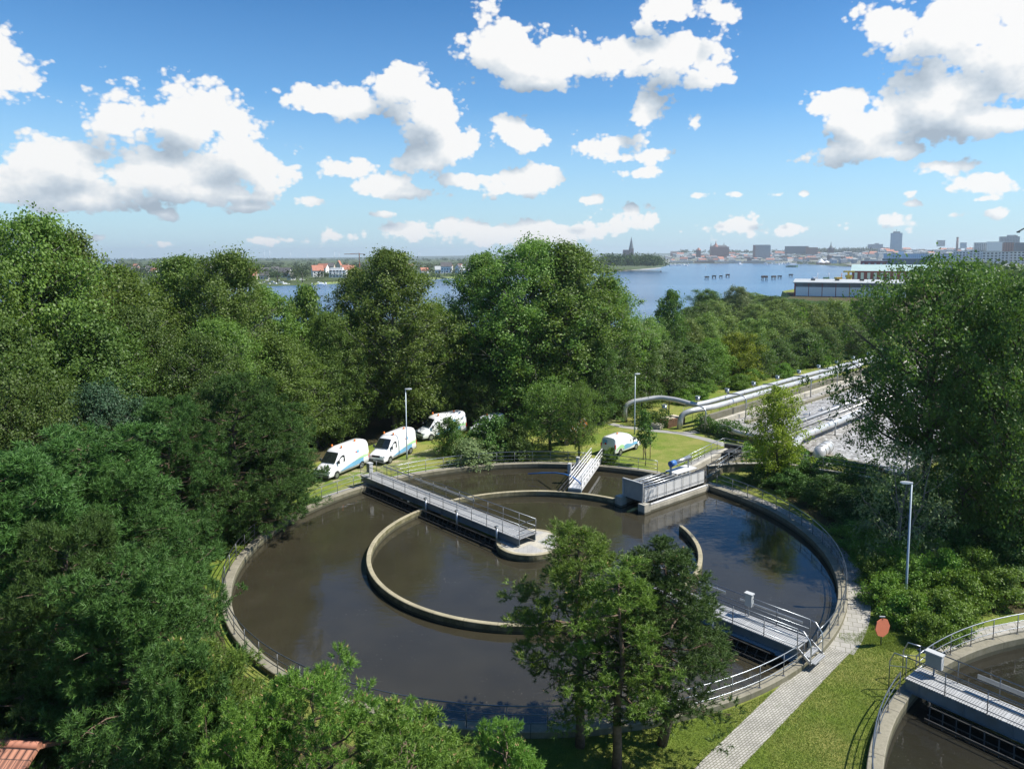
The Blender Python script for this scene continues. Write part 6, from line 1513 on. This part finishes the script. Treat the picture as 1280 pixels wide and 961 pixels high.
pxbox(1271, 1292, 303.5, 318, 1600, 30, M['fac_dark'], 'dark slab building at the right edge of the skyline')
pxbox(1236, 1254, 302.5, 312, 1900, 30, M['far_wall'], 'pale windowless building left of the stepped high-rise')
pxbox(1220, 1240, 303.5, 314, 1950, 30, M['fac_white'], 'white panel building near the right skyline, left of the pale windowless one')
pxbox(1201, 1208, 303.5, 309, 2600, 20, M['fac_blue'], 'small glass block right of the chimney')
pxbox(943, 963, 306.8, 321, 3350, 40, M['fac_grey'], 'bulky grey block building with brick end in the town', extra=((0, .9, 3),))
pxbox(941.5, 944.4, 306.5, 321, 3345, 44, M['fac_brick'], 'narrow brick end tower of the bulky grey block')
pxbox(982, 1010, 308, 316, 3400, 50, M['fac_dark'], 'dark green flat building on the town ridge', roof=M['copper'])
pxbox(1008, 1022, 309.5, 317, 3350, 40, M['fac_brick'], 'long red brick building on the town ridge right of the dark green one', roof=M['roof_red'])
pxbox(1086, 1103, 305.5, 309.5, 3000, 40, M['fac_white'], 'low white institution on the ridge left of the hotel tower', extra=((.1, .3, 5),))

# churches
def church(px, ybase, Y, lab):
    z = atd(px, ybase, Y).z; return thing('church', lab, 'church', (px_x(px, ybase, Y), Y, z - 6))
C1 = church(789, 319, 3300, 'church with a tall slim dark spire behind the island wood'); k = 3300 / FPX
mb = MB(); mb.box((0, 0, 14), (20, 20, 44)); mb.build('tower', M['brick'], C1, world=False)
mb = MB(); mb.tube([(0, 0, 36), (0, 0, 40), (0, 0, 60), (0, 0, 6 + 22.5*k)], [11, 9.5, 6, .3], 8, smooth=False); mb.build('spire', M['copper'], C1, world=False)
mb = MB(); mb.box((-22, 6, 10), (30, 18, 20)); mb.add([(-37, -3, 20), (-7, -3, 20), (-7, 6, 30), (-37, 6, 30), (-7, 15, 20), (-37, 15, 20)], [(0, 1, 2, 3), (3, 2, 4, 5), (0, 3, 5), (1, 4, 2)]); mb.build('nave', M['brick'], C1, world=False)
C2 = church(899, 319, 3500, 'great brick church with steep roof and slim red topped turret above the town'); k = 3500 / FPX
mb = MB(); mb.box((0, 0, 3 + 5.5*k/1), (22*k, 34, 11*k)); mb.build('nave', M['fac_brick'], C2, world=False)
mb = MB(); h = 3 + 11*k - 6; mb.add([(-11*k, -17, h), (11*k, -17, h), (8*k, 0, h + 3.6*k), (-8*k, 0, h + 3.6*k), (11*k, 17, h), (-11*k, 17, h)], [(0, 1, 2, 3), (3, 2, 4, 5), (0, 3, 5), (1, 4, 2)]); mb.build('roof', M['roof_dark'], C2, world=False)
mb = MB(); mb.tube([(-4.5*k, 0, h), (-4.5*k, 0, h + 1*k), (-4.5*k, 0, h + 4.5*k), (-4.5*k, 0, h + 6*k), (-4.5*k, 0, h + 9*k)], [4.4*k, 3.8*k, 1.6*k, .7*k, .1*k], 8, smooth=False); mb.build('turret', M['roof_red'], C2, world=False)
for x in (-10.5, 5.6):
    mb = MB(); mb.tube([(x*k, 0, h), (x*k, 0, h + 2*k), (x*k, 0, h + 7*k)], [.9*k, .8*k, .08*k], 6, smooth=False); mb.build('side_turret', M['copper'], C2, world=False)
C3 = church(873, 319, 3450, 'stubby brick gate tower with red cap left of the great church'); k = 3450 / FPX
mb = MB(); mb.box((0, 0, 2.2*k + 4), (5*k, 18, 9*k)); mb.build('tower', M['brick'], C3, world=False); mb = MB(); mb.tube([(0, 0, 6.7*k + 4), (0, 0, 9.6*k + 4)], [3.4*k, .4*k], 4, smooth=False); mb.build('cap', M['roof_red'], C3, world=False); C3['category'] = 'tower'; C3.name = 'gate_tower'
C4 = church(1038.5, 313, 3200, 'dark church with a stubby pointed spire on the ridge in the middle of the town'); k = 3200 / FPX
mb = MB(); mb.box((0, 0, 5), (6*k, 18, 6*k)); mb.build('tower', M['brick'], C4, world=False); mb = MB(); mb.tube([(0, 0, 3*k), (0, 0, 5*k), (0, 0, 8*k), (0, 0, 12.5*k)], [3.2*k, 2.6*k, .8*k, .1*k], 8, smooth=False); mb.build('spire', M['copper'], C4, world=False)

# town houses: rows climbing from the waterfront
GTN = {0: 'small white town houses behind the waterfront', 1: 'small red roofed town houses behind the waterfront', 2: 'grey commercial blocks in the town', 3: 'brick town houses'}
LB = {0: 'small pale town building among the dense rows behind the far waterfront', 1: 'small red roofed town house among the dense rows behind the far waterfront', 2: 'grey flat roofed building among the dense town rows', 3: 'dark brick building among the dense town rows'}
rng = np.random.default_rng(77)
for i in range(270):
    px = rng.uniform(832, 1140) if i < 200 else rng.uniform(1100, 1250); row = rng.random()
    Y = 3300 + row * 700 if px < 1040 else 2100 + row * 1100
    yb = (328 - row * 8.2) if px < 960 else (328.2 - row * 9.8)
    if px > 1100: yb = 321 - row * 8
    u = Y / FPX; q = int(rng.choice(4, p=[.42, .30, .18, .10])) if px < 1030 else int(rng.choice(4, p=[.35, .2, .35, .10]))
    w = rng.uniform(3.5, 11) * u; h = rng.uniform(1.8, 4.4) * u
    wall = (M['fac_white'], M['white_wall'], M['fac_grey'], M['fac_brick'])[q]; roof = (M['roof_grey'], M['roof_red'], M['roof_grey'], M['roof_dark'])[q]
    zb = atd(px, yb, Y).z - 3
    house(px_x(px, yb, Y), Y, zb, w, rng.uniform(10, 18), h + 3, (rng.uniform(.8, 1.8) if q in (1, 3) else .35) * u * 1.2, wall, roof, LB[q], GTN[q], rng.uniform(-.35, .35), 'town_house', 'building')
for px0, px1, lab in ((838, 866, 'long low white shed on the far waterfront by the moorings'), (868, 893, 'long low brown shed on the far waterfront below the great church'), (900, 926, 'long low white waterfront hall left of the town marina'), (930, 955, 'long low grey waterfront hall just left of the town marina')):
    pxbox(px0, px1, 326.4, 329.2, 3290, 20, M['fac_white'] if 'white' in lab else M['fac_brick'] if 'brown' in lab else M['fac_grey'], lab, 'waterfront_shed', 'shed', roof=M['roof_grey'])
p = at(1033, 331.2, -6); TH = thing('tent_hall', 'white and red peaked tent hall on the town quay', 'tent', (p.x, p.y + 30, -4)); u = p.y / FPX
mb = MB(); mb.box((0, 0, 3), (16*u, 20, 6)); mb.build('wall', M['red_wall'], TH, world=False); mb = MB(); mb.tube([(-3*u, 0, 6), (-3*u, 0, 6 + 5*u)], [6*u, .3], 8, smooth=False); mb.tube([(4*u, 0, 6), (4*u, 0, 6 + 3*u)], [4.5*u, .3], 8, smooth=False); mb.build('canopy', M['boat'], TH, world=False)

# cranes, chimneys, turbines
def tower_crane(px, ytop, ybase, Y, jib, mat, lab):
    zb, zt = atd(px, ybase, Y).z, atd(px, ytop, Y).z; t = thing('tower_crane', lab, 'crane', (px_x(px, ytop, Y), Y, zb)); h = zt - zb; w = max(1.0, Y/FPX*.5)
    mb = MB(); mb.bar((0, 0, 0), (0, 0, h), w, w); mb.build('mast', mat, t, world=False)
    mb = MB(); mb.bar((-jib*.35, 0, h*.93), (jib, 0, h*.93), w*.8, w*.8); mb.bar((0, 0, h), (jib*.6, 0, h*.95), w*.3, w*.3); mb.build('jib', mat, t, world=False)
    mb = MB(); mb.box((-jib*.33, 0, h*.88), (w*2.5, w*1.6, w*2)); mb.build('counterweight', M['dark'], t, world=False)
tower_crane(449, 316.5, 334, 1050, -22, M['crane_red'], 'orange tower crane over the left far shore behind the poplars')
CR = thing('luffing_crane', 'slim luffing crane on the town skyline left of the hotel tower', 'crane', (px_x(1085, 310, 2600), 2600, 4)); k = 2600/FPX
mb = MB(); mb.bar((0, 0, 0), (0, 0, 8*k), 2.5, 2.5); mb.build('mast', M['dark'], CR, world=False); mb = MB(); mb.bar((0, 0, 8*k), (4*k, 0, 19*k), 1.8, 1.8); mb.build('jib', M['dark'], CR, world=False)
CR2 = thing('harbour_crane', 'dark crane jib reaching into the picture at the right edge of the sky', 'crane', (px_x(1315, 320, 700), 700, -3)); k = 700/FPX
mb = MB(); mb.bar((0, 0, 0), (0, 0, 34), 2.4, 2.4); mb.build('mast', M['dark'], CR2, world=False)
pt = atd(1273, 289.5, 700) - CR2.location; pk = atd(1315, 268, 700) - CR2.location
mb = MB(); mb.bar((pk.x, 0, pk.z), (pt.x, 0, pt.z), 1.1, 1.1); mb.bar((0, 0, 34), (pk.x, 0, pk.z), 1.2, 1.2); mb.box((pt.x, 0, pt.z - .5), (2.6, 1.5, 1.5)); mb.build('jib', M['dark'], CR2, world=False)
Yy = 560; YC = thing('dockside_crane', 'yellow dockside crane standing left of the red hall', 'crane', (px_x(1061, 345, Yy), Yy, -3)); k = Yy/FPX
mb = MB()
for x in (-2, 2):
    for y in (-2, 2): mb.bar((x, y, 0), (x*.5, y*.5, 8*k + 3), .9, .9)
mb.build('leg', M['yellow'], YC, world=False)
mb = MB(); mb.box((0, 0, 9.5*k + 3), (4, 4, 3*k)); mb.bar((0, 0, 11*k), (-.6*k, 0, 19*k), 1.2, 1.2); mb.box((0, 0, 20*k), (8, 2.4, 1.2)); mb.build('slewing_house', M['yellow'], YC, world=False)
mb = MB(); mb.bar((0, 0, 12*k), (-5.5*k, 0, 8*k), .7, .7); mb.bar((0, 0, 15*k), (-5.5*k, 0, 8*k), .4, .4); mb.build('jib', M['yellow'], YC, world=False)
GV = 'work ships moored by the halls'
for px, py, L, cab, lab in ((1052, 345.5, 26, 'yellow', 'work ship with yellow deckhouse moored left of the yellow crane'), (1022, 346, 22, 'boat', 'dark hulled ship with white deckhouse moored behind the grey hall'), (1036, 345, 20, 'boat_green', 'green topped tug moored behind the grey hall')):
    Ysh = 620; X = px_x(px, py, Ysh); t = thing('work_ship', lab, 'ship', (X, Ysh, -6), .2, GV)
    boat_mesh(L).build('hull', M['dark'] if cab != 'yellow' else M['boat'], t, world=False); mb = MB(); mb.box((-L*.1, 0, 5.4), (L*.3, L*.2, 4)); mb.box((-L*.12, 0, 8.4), (L*.2, L*.16, 2.2)); mb.build('deckhouse', M[cab], t, world=False); mb = MB(); mb.tube([(0, 0, 7), (0, 0, 13)], .25, 6); mb.tube([(L*.3, 0, 3), (L*.1, 0, 8)], .3, 6); mb.build('mast', M['crane_red'] if cab == 'yellow' else M['mast'], t, world=False)
GWT = 'white wind turbines on the left horizon'
def turbine(px, ytop, Y, rot):
    z = -4; zt = atd(px, ytop, Y).z; h = zt - z; t = thing('wind_turbine', 'tiny white wind turbine on the left horizon', 'wind turbine', (px_x(px, ytop, Y), Y, z), 0, GWT)
    mb = MB(); mb.tube([(0, 0, 0), (0, 0, h)], [2.6, 1.3], 8); mb.build('tower', M['turbine'], t, world=False)
    mb = MB()
    for k in range(3):
        a = rot + k * 2.094; d = Vector((math.sin(a), 0, math.cos(a))); c = Vector((0, -3, h)); mb.bar(c, c + d * 34, 1.6, .7)
    mb.box((0, 0, h), (3, 7, 3)); mb.build('rotor', M['turbine'], t, world=False)
for px, yt, Y in ((330, 315, 6500), (337, 313, 6000), (363, 316, 6800), (384, 317, 7000), (418, 315, 6500), (424, 316, 6600), (468, 315, 6700), (474, 314, 6300), (482, 314.5, 6500), (505, 313, 6200), (523, 316, 6900), (525, 315, 6600), (246, 317, 7000), (165, 316, 6800)):
    turbine(px, yt, Y, random.uniform(0, 2))
for px, yt, lab in ((160, 316.5, 'lattice pylon on the left horizon, left one'), (168, 316.5, 'lattice pylon on the left horizon, right one')):
    pass

# clear summer air with a little haze
hz = MB(); hz.box((0, 0, 0), (1, 1, 1)); me = hz.mesh('haze')
hm, nt, out = new_mat('summer_haze'); pv = nt.nodes.new('ShaderNodeVolumePrincipled'); pv.inputs['Color'].default_value = (.80, .90, 1.0, 1); pv.inputs['Density'].default_value = 0.000095; pv.inputs['Anisotropy'].default_value = 0.3
nt.links.new(pv.outputs[0], out.inputs['Volume']); me.materials.append(hm)
ho = bpy.data.objects.new('haze', me); COL.objects.link(ho); ho['kind'] = 'stuff'
ho.scale = (22000, 12000, 150); ho.location = (0, 4600, 65)
